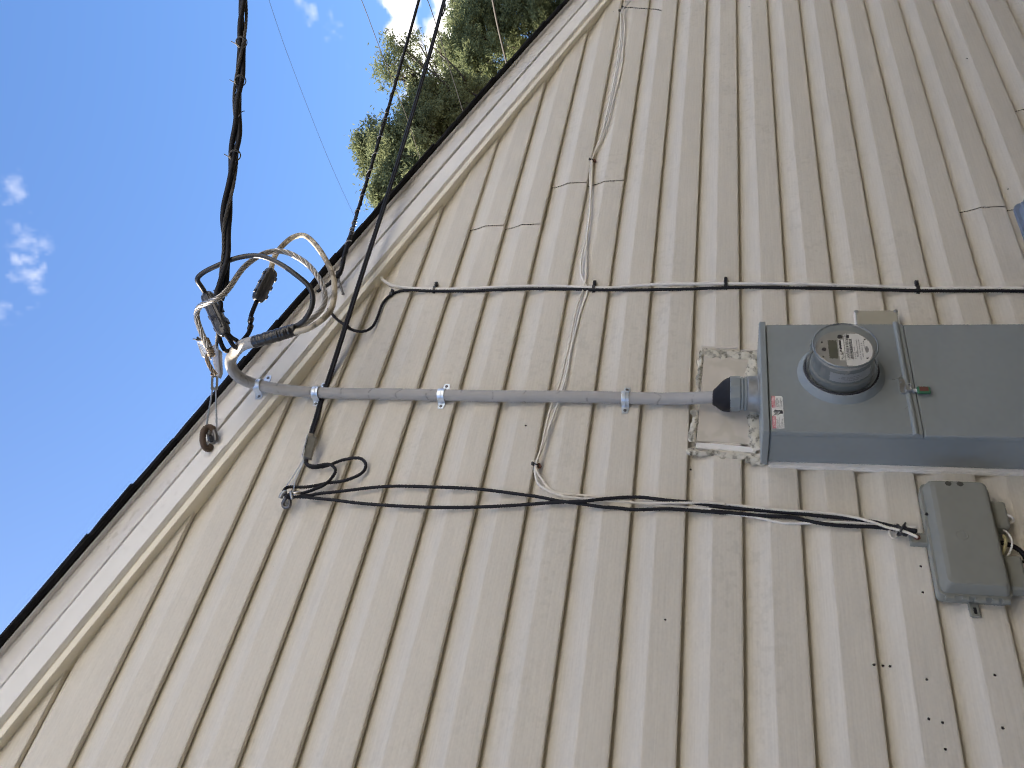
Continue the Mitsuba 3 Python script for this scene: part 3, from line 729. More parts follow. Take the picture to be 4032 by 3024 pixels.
obj('loose_strand', wire([[1.7859,-0.5374,2.8535],[1.7867,-0.5483,2.8424],[1.7921,-0.5513,2.8368],[1.7934,-0.5508,2.8318]], .0011, 16, 6), 'mat_black_rubber', True, SD)
obj('lead', wire([qA] + [[1.4335,-0.205,2.8072],[1.4202,-0.195,2.8132],[1.4,-0.185,2.814],[1.3883,-0.18,2.81],[1.37,-0.175,2.8099],[1.3603,-0.165,2.822],[1.3504,-0.155,2.838],[1.334,-0.155,2.8493],[1.3144,-0.165,2.8544],[1.3173,-0.185,2.8593],[1.3298,-0.205,2.8632],[1.348,-0.235,2.8596],[1.3859,-0.262,2.856]] + [qC], .0056, 120, 12), 'mat_black_rubber', True, SD)
obj('lead', wire([qB] + [[1.3066,-0.215,2.82],[1.3024,-0.2,2.815],[1.3143,-0.175,2.8162],[1.3307,-0.165,2.8199],[1.3364,-0.175,2.8256],[1.3215,-0.205,2.8235],[1.319,-0.225,2.8259]], .0056, 80, 12), 'mat_black_rubber', True, SD)
for px in [[1.4015,-0.19,2.8103],[1.3839,-0.18,2.809]]:
    p0 = np.array(px)
    obj('lead_band', tube(np.array([p0 + [.003, 0, .0], p0, p0 - [.003, 0, -.0]]) + [[.004, 0, .001], [0, 0, 0], [-.004, 0, -.001]], .0072, 12), 'mat_tape', True, SD)

CC = thing('crimp_sleeve', 'crimped neutral splice in a torn pale plastic cover, left of the grey cable bend', 'cable connector')
cp = [[1.291,-0.229,2.8725],[1.2795,-0.223,2.8638],[1.2701,-0.215,2.8566],[1.257,-0.206,2.8499]]
obj('sleeve', tube(spl(cp, 40), .0088 + .0012 * np.sin(np.arange(40) * 1.3), 14), 'mat_copper_brown', True, CC)
cv = [np.array(q) for q in [[1.2917,-0.222,2.8999],[1.2834,-0.228,2.8792],[1.2698,-0.22,2.8672],[1.2488,-0.208,2.8503],[1.2518,-0.2,2.8573],[1.2547,-0.205,2.8676],[1.2543,-0.207,2.8761]]]
cvb = [q + np.array([.006, .010, .002]) for q in cv]
n = len(cv)
V = np.array(cv + cvb); F = [[0, k, k + 1] for k in range(1, n - 1)] + [[n, n + k + 1, n + k] for k in range(1, n - 1)]
for k in range(n):
    F += [[k, (k + 1) % n, n + (k + 1) % n], [k, n + (k + 1) % n, n + k]]
cvm = trimesh.Trimesh(V, np.array(F)); cvm = cvm.subdivide().subdivide().subdivide()
cvm.vertices += .004 * (meshkit.fbm(cvm.vertices * 130, 3, 5)[:, None] - .5)
obj('plastic_cover', cvm, 'mat_clear_sleeve', 50, CC)
ends = []
re = random.Random(8)
for q in range(9):
    a = np.array([[1.2872,-0.228,2.8764]][0]); b = np.array([[1.2907,-0.236,2.8927]][0]) + np.array([re.uniform(-.008, .008), re.uniform(-.004, .004), re.uniform(-.006, .006)])
    mid = (a + b) / 2 + np.array([0, 0, .004]) * re.uniform(-1, 1)
    ends.append(wire([a, mid, b], .0017, 10, 6))
obj('cut_strands', cat(ends), 'mat_steel_dark', True, CC)
lw = spl([[1.2628,-0.208,2.8622],[1.2518,-0.2,2.8631],[1.2427,-0.19,2.858]] + [[1.2342,-0.182,2.8512],[1.2268,-0.172,2.8405]], 60)
obj('tail_wire', cat([tube(helix(lw, .0034, .07, q * 2 * np.pi / 5), .0021, 6) for q in range(5)] + [tube(lw, .002, 5)]), 'mat_copper_brown', True, CC)

WC = thing('wedge_clamp', 'grey wedge clamp with a wire bail, hung from the rusty eye on the roof trim', 'wedge clamp')
sh = [np.array(q) for q in [[1.3108,-0.185,2.8857],[1.3148,-0.188,2.8789],[1.3132,-0.188,2.8727],[1.3026,-0.184,2.8691],[1.3005,-0.184,2.8591],[1.2487,-0.16,2.8452],[1.2362,-0.153,2.8487],[1.2408,-0.155,2.8543],[1.2738,-0.168,2.8732]]]
back = [q + np.array([.008, .016, .003]) for q in sh]
n = len(sh); V = np.array(sh + back)
from shapely.geometry import Polygon as _P
F = trimesh.creation.triangulate_polygon(_P([(735,905),(790,862),(832,872),(838,962),(908,975),(925,1450),(880,1572),(845,1530),(765,1240)]), engine='earcut')
Fv = F[1]
loc = {tuple(np.round(p)): i for i, p in enumerate([(735,905),(790,862),(832,872),(838,962),(908,975),(925,1450),(880,1572),(845,1530),(765,1240)])}
idx = [loc[tuple(np.round(p))] for p in F[0]]
Fv = np.array([[idx[a] for a in t] for t in Fv])
FF = np.vstack([Fv, Fv[:, ::-1] + n] + [[[k, (k + 1) % n, n + (k + 1) % n], [k, n + (k + 1) % n, n + k]] for k in range(n)])
shm = trimesh.Trimesh(V, FF); shm.fix_normals()
obj('shell', shm, 'mat_clamp_grey', False, WC)
ed = [np.array(q) for q in [[1.2982,-0.188,2.8647],[1.295,-0.188,2.8558],[1.2456,-0.165,2.8423]]]
obj('edge_roll', tube(np.array([ed[1], (ed[1] + ed[2]) / 2, ed[2]]), .0035, 8), 'mat_clamp_grey', True, WC)
fer = [[1.2437,-0.15,2.8705],[1.2546,-0.155,2.8702]]
obj('ferrule', obox(*axes(fer[0], fer[1])[:4], axes(fer[0], fer[1])[4], .004, .004, .001), 'mat_rust', False, WC)
tg = [[1.2392,-0.155,2.8578],[1.2326,-0.142,2.8593]] + [[1.2327,-0.142,2.8611],[1.2147,-0.128,2.8613]]
o, a, e2, e3, h = axes(tg[0], tg[3])
tang = plate(rrect(-.0085, .0085, -h, h, .004).difference(unary_union([affinity.scale(Point(0, q * h).buffer(.0038), .8, 1.5) for q in (-.12, -.5, .3)])), 0, .002)
tang.apply_transform(frame_mat(o, e2, -e3, a))
obj('tang', tang, 'mat_galv_dull', False, WC)
obj('bail', cat([wire([[1.2235,-0.13,2.8681],[1.2158,-0.118,2.8736],[1.201,-0.1,2.8795],[1.182,-0.078,2.8867],[1.1682,-0.062,2.8921],[1.1585,-0.052,2.8943]], .0022, 40, 8), wire([[1.2252,-0.13,2.8609],[1.2102,-0.116,2.8601],[1.1915,-0.094,2.8617],[1.1743,-0.07,2.8649],[1.1637,-0.054,2.867],[1.1559,-0.048,2.868],[1.1498,-0.05,2.8695]], .0022, 40, 8)]), 'mat_galv_dull', True, WC)

EY = thing('drop_eye', 'rusty brown eye through a slot in the white roof trim, holding the drop clamp', 'eye hook')
ring = spl([[1.1515,-0.046,2.8721],[1.156,-0.052,2.8791],[1.1556,-0.055,2.8852],[1.1486,-0.057,2.8901],[1.1375,-0.058,2.8903],[1.1216,-0.058,2.8855],[1.1089,-0.056,2.88],[1.0994,-0.052,2.8738],[1.0964,-0.046,2.8696],[1.1004,-0.04,2.8673],[1.1123,-0.034,2.8692]], 60)
obj('ring', tube(ring, .0082, 12, .75), 'mat_rust', True, EY)
bl = [[1.1414,-0.05,2.8799],[1.1406,-0.038,2.8841],[1.1353,-0.03,2.8829],[1.1398,-0.03,2.8798],[1.1421,-0.046,2.8679]]
obj('bolt', cat([wire(bl, .0065, 30, 10)]), 'mat_steel_dark', True, EY)
obj('thimble', cat([tube(spl([[1.1514,-0.047,2.8729],[1.1437,-0.044,2.867],[1.1339,-0.04,2.8619],[1.1269,-0.036,2.8613]], 20), .0062, 10)]), 'mat_steel_dark', True, EY)

# ------------------------------------------------------------------ communication lines to the wall
CL = thing('lashed_cable', 'thin black overhead cable with spiral lashing wire, hooked to the roof trim', 'cable')
cm = [[1.6901,-0.062,2.7286],[1.712,-0.062,2.7232],[1.7251,-0.064,2.7157],[1.7405,-0.068,2.7122],[1.7662,-0.075,2.7126],[1.7924,-0.082,2.7139],[1.8223,-0.1,2.7062]] + [[2.0086,-0.0538,2.7555],[2.1994,-0.0878,2.7569],[2.5375,-0.157,2.7566],[3.03,-0.2796,2.7478],[3.4091,-0.3715,2.7461]]
CM = spl(cm, 260)
obj('core', tube(CM, np.where(np.arange(260) < 60, .0062, .0052), 10), 'mat_black_rubber', True, CL)
lash = helix(CM[:170], .0062, .075, .4)
obj('lashing_wire', tube(lash, .0016, 6), 'mat_black_plastic', True, CL)
obj('lash_tail', cat([tube(helix(CM[40 + 12 * q:46 + 12 * q], .008, .03, q * 1.7), .0018, 6) for q in range(9)]), 'mat_alu', True, CL)
obj('tail', wire([[1.6944,-0.062,2.7269],[1.684,-0.058,2.7406],[1.6747,-0.054,2.7548],[1.6653,-0.05,2.7689]], .0052, 24, 10), 'mat_black_rubber', True, CL)
obj('tie', cat([tube(helix(spl([[1.7391,-0.06,2.7257],[1.7278,-0.058,2.7211],[1.7201,-0.055,2.722]], 30), .005, .007, 0), .0022, 6), wire([[1.7238,-0.056,2.7324],[1.7213,-0.056,2.7236],[1.7221,-0.056,2.7159]], .0028, 10, 6)]), 'mat_black_plastic', True, CL)
DH = thing('drive_hook', 'dark steel hook screwed in the roof trim holding the lashed black cable', 'hook')
obj('shank', cat([wire([[1.7238,-0.052,2.7291],[1.7156,-0.056,2.7218],[1.7075,-0.058,2.7144],[1.6931,-0.056,2.7064],[1.6767,-0.05,2.6976],[1.6594,-0.044,2.6885]], .0032, 40, 10), tube(np.array([[1.6605,-0.045,2.6889],[1.6583,-0.044,2.6878]]), .0048, 10)]), 'mat_steel_dark', True, DH)
obj('plate', cat([wire([[1.724,-0.05,2.7314],[1.728,-0.036,2.7368]], .0050, 8, 10), wire([[1.7021,-0.034,2.7257],[1.7009,-0.034,2.7197],[1.703,-0.036,2.7173]], .0022, 8, 6)]), 'mat_steel_dark', True, DH)

BD = thing('drop_wire', 'straight black drop wire crossing the roof edge down to the clamp on the siding', 'cable')
bd = [[1.1244,-0.022,2.6186],[1.1644,-0.014,2.6264],[1.2296,-0.006,2.6364],[1.2839,-0.002,2.6448],[1.3366,-0.002,2.6485],[1.391,-0.01,2.6473],[1.4737,-0.032,2.6412],[1.5815,-0.05,2.6399],[1.796,-0.072,2.6447],[2.0319,-0.094,2.65],[2.2344,-0.114,2.6563]] + [[2.5843,-0.1202,2.6857],[2.8712,-0.1714,2.6865],[3.1533,-0.2196,2.6915],[3.473,-0.2745,2.6985]]
BDs = spl(bd, 200)
t_, A_, B_ = frames(BDs)
obj('conductor', tube(BDs + A_ * .0030, .0044, 10), 'mat_black_rubber', True, BD)
obj('conductor', tube(BDs - A_ * .0030, .0040, 10), 'mat_black_rubber', True, BD)
obj('loose_strand', wire([[3.1172,-0.2247,2.6798],[3.0933,-0.2156,2.6754],[3.07,-0.2088,2.6767],[3.0494,-0.2048,2.6789]], .003, 20, 6), 'mat_black_rubber', True, BD)
DC = thing('drop_clamp', 'small metal wedge clamp gripping the black drop wire below the roof trim', 'wedge clamp')
s5 = .2411
o, a, e2, e3, h = axes(*[[1.1538,-0.03,2.6114],[1.0944,-0.022,2.6079]])
dcm = obox(o, a, e2, e3, h, .0085, .0055, .001)
obj('shell', dcm, 'mat_galv_dull', False, DC)
obj('flange', obox(o + e2 * -.0115 + e3 * .003, a, e2, e3, h * .95, .0016, .0065, .0005), 'mat_galv', False, DC)
obj('lip', obox(o - a * h * 1.06 + e2 * -.004, a, e2, e3, .006, .006, .003, .0005), 'mat_alu_weathered', False, DC)
obj('wedge', obox(o + e2 * .010 - e3 * .001, a, e2, e3, h * 1.0, .0030, .004, .0005), 'mat_alu_weathered', False, DC)
obj('bail', cat([wire([[1.0952,-0.018,2.6185],[1.0552,-0.02,2.6224],[1.0215,-0.022,2.6282],[1.0029,-0.026,2.6274],[0.9886,-0.032,2.6209]], .0012, 30, 6), wire([[1.088,-0.018,2.614],[1.0485,-0.02,2.6136],[1.0174,-0.024,2.6108],[1.0012,-0.03,2.6036],[0.9865,-0.034,2.6009]], .0012, 30, 6), wire([[1.0898,-0.018,2.6158],[1.0461,-0.018,2.6183],[1.0145,-0.02,2.62]], .0010, 30, 6)]), 'mat_galv', True, DC)
WH = thing('wall_hook', 'grey screw hook in the siding where the black cables fan out below the drop clamp', 'hook')
obj('hook', cat([wire([[0.9726,-0.03,2.6275],[0.9802,-0.034,2.6242],[0.985,-0.036,2.6197],[0.9875,-0.034,2.6152]], .0050, 24, 10), wire([[0.984,-0.04,2.6014],[0.9744,-0.042,2.5955],[0.9642,-0.04,2.5902]], .0035, 16, 8)]), 'mat_galv_dull', True, WH)
rg = [[0.9757,-0.022,2.609],[0.9684,-0.018,2.6058],[0.9625,-0.014,2.6079],[0.9598,-0.012,2.6151],[0.9618,-0.014,2.6213],[0.9674,-0.018,2.6234],[0.9729,-0.024,2.6184],[0.978,-0.028,2.6156]]
obj('eye', wire(rg, .0042, 50, 10), 'mat_steel_dark', True, WH)
obj('bolt', disc_y(*[[[0.977,0.0,2.6272]][0][i] for i in (0, 2)], 0, -.010, .006, .005, 8), 'mat_galv_dull', False, WH)

BC = thing('black_cable', 'black cable with the long narrow loop, running from drop clamp to phone box', 'cable', )
lp1 = [[1.094,-0.02,2.6101],[1.0879,-0.016,2.6102],[1.0785,-0.012,2.6003],[1.0756,-0.012,2.5816],[1.0792,-0.012,2.5621],[1.0863,-0.012,2.5455],[1.0988,-0.011,2.5261],[1.1061,-0.011,2.5047],[1.1092,-0.011,2.4852],[1.104,-0.012,2.4691],[1.09,-0.012,2.4567],[1.074,-0.012,2.4552],[1.0603,-0.012,2.4634],[1.048,-0.012,2.4812],[1.0383,-0.013,2.5025],[1.0329,-0.014,2.5284],[1.0232,-0.016,2.554],[1.0126,-0.02,2.5878],[1.0109,-0.022,2.6115],[1.0057,-0.026,2.6238],[0.9949,-0.03,2.6267],[0.981,-0.032,2.6183],[0.9798,-0.03,2.603],[0.9846,-0.026,2.5815],[0.9892,-0.022,2.563]]
run1 = [[0.9946,-0.02,2.5503],[1.0055,-0.016,2.5092],[1.0222,-0.012,2.4394],[1.0329,-0.01,2.3736]] + [[1.0356,-0.01,2.2739],[1.0358,-0.009,2.1721]] + [[1.0266,-0.009,2.0711],[1.0222,-0.009,2.0308],[1.013,-0.01,1.9816],[1.0091,-0.008,1.9301],[1.0047,-0.007,1.8855],[1.0046,-0.006,1.8542],[1.0022,-0.006,1.821],[1.0067,-0.006,1.7722],[1.0076,-0.006,1.7117],[1.0053,-0.006,1.6326]] + [[1.0082,-0.006,1.6602],[1.0047,-0.006,1.6033],[1.0018,-0.006,1.5389],[1.0008,-0.006,1.4967],[0.9958,-0.006,1.476],[0.9876,-0.008,1.4353],[0.9851,-0.009,1.3949],[0.985,-0.01,1.3447],[0.9794,-0.012,1.3041],[0.9715,-0.022,1.2774]]
obj('sheath', tube(spl(lp1 + run1, 520), .0038, 10), 'mat_black_rubber', True, BC)
BC2 = thing('black_cable', 'black cable with the short inner loop, running from wall hook to phone box', 'cable')
lp2 = [[1.0897,-0.026,2.6038],[1.0827,-0.022,2.6036],[1.0755,-0.02,2.593],[1.0754,-0.02,2.5738],[1.0815,-0.019,2.5556],[1.0801,-0.017,2.5384],[1.0693,-0.014,2.5272],[1.0558,-0.013,2.527],[1.0343,-0.018,2.5305],[1.0188,-0.022,2.5378],[1.0053,-0.024,2.5556],[0.9944,-0.026,2.5727],[0.9896,-0.028,2.5826],[0.9838,-0.032,2.5975],[0.9783,-0.034,2.6102],[0.9754,-0.032,2.6115],[0.9794,-0.026,2.5983],[0.9842,-0.022,2.5767]]
run2 = [[0.9851,-0.018,2.5476],[0.9844,-0.015,2.5025],[0.9813,-0.012,2.442],[0.9802,-0.01,2.359]] + [[0.9809,-0.01,2.2666],[0.988,-0.009,2.1623]] + [[0.9989,-0.009,2.0665],[1.0058,-0.01,2.0129],[1.009,-0.014,1.9634],[1.0121,-0.014,1.9298],[1.0216,-0.011,1.8931],[1.0288,-0.009,1.8561],[1.0335,-0.007,1.8253],[1.0331,-0.007,1.7942],[1.0286,-0.008,1.7529],[1.0268,-0.007,1.7083],[1.0232,-0.006,1.6722],[1.0179,-0.006,1.6228]] + [[1.0207,-0.006,1.6648],[1.0168,-0.006,1.6032],[1.0137,-0.006,1.5385],[1.0109,-0.006,1.4857],[1.0064,-0.007,1.4339],[1.0031,-0.009,1.3933],[0.9965,-0.012,1.3538],[0.9814,-0.018,1.3067],[0.9689,-0.028,1.2768]]
obj('sheath', tube(spl(lp2 + run2, 520), .0038, 10), 'mat_black_rubber', True, BC2)
obj('crimp', cat([tube(np.array([[0.9836,-0.033,2.5971],[0.9868,-0.031,2.5897],[0.9899,-0.029,2.5831]]), .0052, 10)]), 'mat_alu', True, BC2)

# ------------------------------------------------------------------ pair of thin white cables
WA = thing('white_cable', 'thin ivory cable to the phone box, lying over the black cables near the box', 'cable')
wa = [[3.5222,-0.004,2.0382],[3.4375,-0.006,2.0406],[3.4124,-0.008,2.0412],[3.3539,-0.006,2.0347],[3.2965,-0.004,2.0265],[3.2094,-0.004,2.0186],[3.1336,-0.004,2.016],[3.0599,-0.004,2.0126],[2.9882,-0.004,2.0075],[2.9363,-0.004,2.0075],[2.8661,-0.004,2.0083]] + [[2.7247,-0.004,2.0153],[2.5611,-0.003,2.0223],[2.446,0.002,2.0371]] + [[2.3807,0.002,2.0503],[2.3527,0.0,2.0532],[2.3297,-0.003,2.0527],[2.317,-0.001,2.0504],[2.2782,-0.001,2.0474],[2.2262,-0.002,2.0424],[2.1699,-0.002,2.0385]] + [[2.0378,-0.004,2.0276],[1.9044,-0.005,2.0225],[1.7582,-0.006,2.0075]] + [[1.7031,-0.004,2.0105],[1.6526,-0.004,2.0172],[1.5598,-0.004,2.0213],[1.4923,-0.004,2.0219],[1.4274,-0.004,2.0254],[1.3594,-0.006,2.0278],[1.3216,-0.006,2.0341],[1.2683,-0.004,2.041],[1.191,-0.004,2.0436]] + [[1.2089,-0.004,2.0423],[1.1624,-0.004,2.0447],[1.1213,-0.006,2.0485],[1.0993,-0.006,2.0474],[1.0777,-0.003,2.0334],[1.0547,-0.001,2.0148],[1.0407,-0.002,1.9929],[1.0365,-0.003,1.9596],[1.0353,-0.002,1.9209],[1.0313,-0.003,1.8863],[1.0266,-0.003,1.8564],[1.0234,-0.002,1.8249],[1.0219,-0.003,1.7937],[1.0203,-0.01,1.7524],[1.0224,-0.012,1.7021],[1.0248,-0.012,1.6722],[1.0232,-0.011,1.6327]] + [[1.026,-0.01,1.6582],[1.0224,-0.01,1.6142],[1.0179,-0.01,1.56],[1.015,-0.01,1.5068],[1.0145,-0.01,1.4544],[1.0095,-0.012,1.4136],[0.9996,-0.016,1.3741],[0.9872,-0.02,1.3458],[0.9783,-0.022,1.3273],[0.9724,-0.024,1.3097],[0.9618,-0.03,1.2915],[0.9509,-0.034,1.2783]]
obj('sheath', tube(spl(wa, 620), .0028, 8), 'mat_ivory_cable', True, WA)
WB = thing('white_cable', 'thin white cable to the phone box, the one sagging below the black cables', 'cable')
wb = [[3.5127,-0.004,1.996],[3.4842,-0.005,2.0126],[3.4351,-0.008,2.031],[3.4175,-0.009,2.0369],[3.3931,-0.006,2.0462],[3.3342,-0.003,2.0443],[3.2694,-0.003,2.038],[3.1912,-0.003,2.0323],[3.1195,-0.003,2.0289],[3.0539,-0.003,2.0286],[2.9828,-0.003,2.0267],[2.9244,-0.003,2.0276],[2.8709,-0.003,2.027]] + [[2.7302,-0.002,2.0293],[2.5852,0.001,2.0336],[2.4515,0.005,2.0439]] + [[2.3861,0.006,2.0566],[2.3576,0.003,2.057],[2.3343,-0.001,2.0552],[2.3075,0.001,2.0551],[2.2674,0.0,2.0518],[2.2219,-0.001,2.0471],[2.17,-0.002,2.0399]] + [[2.0269,-0.003,2.0288],[1.9059,-0.004,2.028],[1.7597,-0.005,2.0191]] + [[1.7134,-0.003,1.9992],[1.6591,-0.002,2.0026],[1.5965,-0.002,2.0092],[1.5446,-0.002,2.0121],[1.486,-0.002,2.0154],[1.4285,-0.003,2.0155],[1.3643,-0.005,2.0171],[1.3042,-0.005,2.0234],[1.2551,-0.003,2.0309],[1.1927,-0.002,2.0401]] + [[1.2107,-0.002,2.037],[1.1669,-0.002,2.0422],[1.1235,-0.003,2.0504],[1.1034,-0.004,2.051],[1.0832,-0.002,2.0467],[1.0603,-0.001,2.0355],[1.0449,-0.002,2.0132],[1.0326,-0.003,1.9851],[1.0278,-0.002,1.9415],[1.0245,-0.002,1.8984],[1.0249,-0.001,1.8564],[1.0226,-0.001,1.8145],[1.0193,-0.002,1.7629],[1.0157,-0.003,1.7121],[1.0136,-0.004,1.672],[1.0105,-0.004,1.6325]] + [[1.0131,-0.004,1.6691],[1.0048,-0.003,1.6141],[0.9973,-0.003,1.5602],[0.9905,-0.003,1.5286],[0.9892,-0.003,1.497],[0.9918,-0.004,1.4657],[0.9955,-0.004,1.4241],[0.9952,-0.006,1.3733],[0.9913,-0.01,1.3441],[0.9847,-0.016,1.306],[0.9781,-0.026,1.2762]]
obj('sheath', tube(spl(wb, 620), .0028, 8), 'mat_white_cable', True, WB)


def tie(label, p, tail=None, r=.0065, mount=None):
    k = thing('cable_tie', label, 'cable tie', 'black cable ties on the white cables')
    p = np.array(p)
    obj('loop', tube(np.array([p + [r * 1.05 * math.cos(t) * .3, -r * math.sin(t) * .8, r * math.cos(t)] for t in np.linspace(0, 2 * np.pi, 20)]), .0016, 6), 'mat_black_plastic', True, k)
    obj('lock', cbox(p[0] - .004, p[0] + .004, p[1] - .003, p[1] - .009, p[2] + .003, p[2] + .009, .001), 'mat_black_plastic', False, k)
    if mount:
        m = np.array(mount)
        obj('mount', disc_y(m[0], m[2], m[1] + .004, m[1] - .003, .0060, .0050, 14), 'mat_reddish' if tail is None else 'mat_black_plastic', False, k)
    if tail:
        obj('tail', wire(tail, .0016, 40, 6), 'mat_black_plastic', True, k)


tie('black cable tie with a long uncut tail, at the top of the white cable pair', [[3.4224,-0.006,2.0401]][0], [[3.4161,-0.01,2.0367],[3.3943,-0.016,2.0051],[3.3755,-0.018,1.9689],[3.3672,-0.016,1.9321],[3.3644,-0.013,1.9068],[3.3639,-0.01,1.8961],[3.3621,-0.006,1.8845]], .006, [[3.4092,-0.003,2.0562]][0])
tie('black cable tie on the white pair between the two panel seams high on the wall', [[2.3377,-0.001,2.054]][0], None, .006, [[2.3432,0.004,2.0468]][0])
tie('black cable tie where the white pair turns down to the phone box', [[1.1104,-0.005,2.0504]][0], None, .0065, [[1.1157,0.003,2.0449]][0])

# ------------------------------------------------------------------ white and black coaxial run with clips
WX = thing('white_coax', 'white coaxial cable coming out under the roof trim, clipped straight down the wall', 'cable')
wx = [[1.8112,0.002,2.6213],[1.7927,-0.004,2.6222],[1.7769,-0.005,2.6181],[1.7602,-0.005,2.6046],[1.7443,-0.005,2.5822],[1.732,-0.005,2.5503],[1.7244,-0.005,2.506],[1.7187,-0.0055,2.4349],[1.7186,-0.005,2.3665],[1.7215,-0.005,2.2895],[1.7246,-0.005,2.2003],[1.7231,-0.005,2.1022],[1.7173,-0.005,2.0215],[1.7125,-0.005,1.9394]] + [[1.722,-0.005,1.8306],[1.7223,-0.005,1.724],[1.7209,-0.005,1.6326],[1.7185,-0.005,1.5431],[1.7136,-0.005,1.4309]] + [[1.7059,-0.005,1.328],[1.7005,-0.005,1.2551],[1.6909,-0.005,1.1753],[1.6889,-0.005,1.1138],[1.6882,-0.005,1.0271],[1.6841,-0.005,0.9408],[1.6788,-0.005,0.8608]]
obj('sheath', tube(spl(wx, 420), .0047, 10), 'mat_white_cable', True, WX)
BX = thing('black_coax', 'black coaxial cable swinging from the roof trim, then clipped straight down the wall', 'cable')
bxp = [[1.5816,-0.06,2.7027],[1.5615,-0.056,2.6836],[1.5473,-0.045,2.6634],[1.5351,-0.032,2.6339]] + [[1.5413,-0.024,2.6412],[1.5349,-0.02,2.62],[1.5391,-0.014,2.596],[1.5587,-0.009,2.583],[1.5893,-0.006,2.5794],[1.6285,-0.0045,2.5809],[1.6668,-0.0045,2.5797],[1.6933,-0.0045,2.568],[1.7102,-0.0045,2.5515],[1.7165,-0.0045,2.5251],[1.7151,-0.0045,2.4863],[1.7109,-0.005,2.4332],[1.709,-0.0045,2.3307],[1.7108,-0.0045,2.2808],[1.7136,-0.0045,2.1985],[1.7127,-0.0045,2.1008],[1.7046,-0.0045,1.9387]] + [[1.7031,-0.0045,1.8295],[1.7036,-0.0045,1.7234],[1.7064,-0.0045,1.6326],[1.7052,-0.0045,1.5434],[1.6995,-0.0045,1.4317]] + [[1.6946,-0.0045,1.329],[1.6888,-0.0045,1.2563],[1.684,-0.0045,1.1762],[1.6814,-0.0045,1.1148],[1.6797,-0.0045,1.0285],[1.6768,-0.0045,0.9422],[1.6711,-0.0045,0.8624]]
obj('sheath', tube(spl(bxp, 460), .0040, 10), 'mat_black_rubber', True, BX)


def clip(label, p, w=.008, l=.016):
    k = thing('cable_clip', label, 'cable clip', 'nail-in clips on the coaxial cables')
    p = np.array(p)
    n = 9
    pr = [(-l, -.0005)] + [(l * .72 * math.cos(t), -.0105 * math.sin(t) - .0008) for t in np.linspace(math.pi, 0, n)] + [(l * 1.05, -.0008)]
    V = np.array([[p[0] + a, p[1] + b, p[2] + s * w * .5] for a, b in pr for s in (-1, 1)])
    F = []
    for q in range(len(pr) - 1):
        a, b, c, d = 2 * q, 2 * q + 1, 2 * q + 2, 2 * q + 3
        F += [[a, b, d], [a, d, c]]
    m = trimesh.Trimesh(V, np.array(F), process=False)
    m2 = m.copy(); m2.vertices += [0, .0016, 0]
    obj('saddle', cat([m, m2]), 'mat_black_plastic', 40, k)
    obj('nail', cat([cbox(p[0] + l * .7, p[0] + l * 1.6, p[1], p[1] - .010, p[2] - w * .55, p[2] + w * .55, .0015), disc_y(p[0] + l * 1.15, p[2], p[1] - .009, p[1] - .0125, .0038, .003, 10)]), 'mat_black_plastic', False, k)


clip('black clip on the bend of the black coax just under the roof trim', [[1.7002,-0.0005,2.5647]][0], .009, .010)
clip('black clip holding both coaxial cables, first one below the bend', [[1.7209,-0.0005,2.4384]][0])
clip('black clip holding both coaxial cables near their crossing with the white pair', [[1.7148,-0.0005,1.9813]][0])
clip('black clip holding both coaxial cables level with the old caulk patch', [[1.718,-0.0005,1.6338]][0])
clip('black clip holding both coaxial cables above the small tan cover plate', [[1.6919,-0.0005,1.1741]][0])
obj('bushing', cat([lathe_y([[1.8089,0.0,2.6208]][0][0], [[1.8089,0.0,2.6208]][0][2], [(.0035, -.001), (.0045, -.005), (.0070, -.004), (.0075, .002)], 20)]), 'mat_white_cable', 40, WX)

# ------------------------------------------------------------------ phone box
N_ = thing('phone_box', 'grey-green plastic phone junction box with a hinged lid low on the siding', 'junction box')
nx0, nx1, nz0, nz1 = .836, 1.078, 1.137, 1.257
obj('base', trimesh.convex.convex_hull(np.vstack([np.array(rrect(nx0, nx1, nz0, nz1, .010).exterior.coords)[:, [0, 1, 1]] * [1, 0, 1] + [0, y, 0] for y in (-.001, -.022)])), 'mat_phone_box', 30, N_)
lid_layers = []
for y, i_, r in ((-.0235, -.0015, .012), (-.030, -.0015, .012), (-.031, .003, .010), (-.050, .007, .010), (-.056, .011, .012), (-.058, .018, .012)):
    lid_layers.append(np.array(rrect(nx0 + i_ * .8, nx1 - i_ * .8, nz0 + i_, nz1 - i_, r).exterior.coords)[:, [0, 1, 1]] * [1, 0, 1] + [0, y, 0])
rim_ = trimesh.convex.convex_hull(np.vstack(lid_layers[:2]))
obj('lid', cat([rim_, trimesh.convex.convex_hull(np.vstack(lid_layers[2:]))]), 'mat_phone_box', 25, N_)
emb = cat([text('BELL', .010, .960, 1.205, -.0578, True, depth=.0008), tube(np.array([[.945 + .010 * math.cos(t), -.0582, 1.208 + .010 * math.sin(t)] for t in np.linspace(0, 2 * np.pi, 24)]), .0008, 5)])
obj('embossing', tube(np.array([[.945 + .010 * math.cos(t), -.0582, 1.208 + .010 * math.sin(t)] for t in np.linspace(0, 2 * np.pi, 24)]), .0008, 5), 'mat_phone_box', True, N_)
obj('lid_hole_shade', cat([disc_y(1.062, 1.213, -.050, -.0585, .0062, .0058, 14)]), 'mat_phone_box_dark', False, N_)  # dark discs here and below paint the shade inside the lid holes
obj('lid_hole_shade', cat([disc_y(1.062, 1.192, -.050, -.0585, .0062, .0058, 14)]), 'mat_phone_box_dark', False, N_)
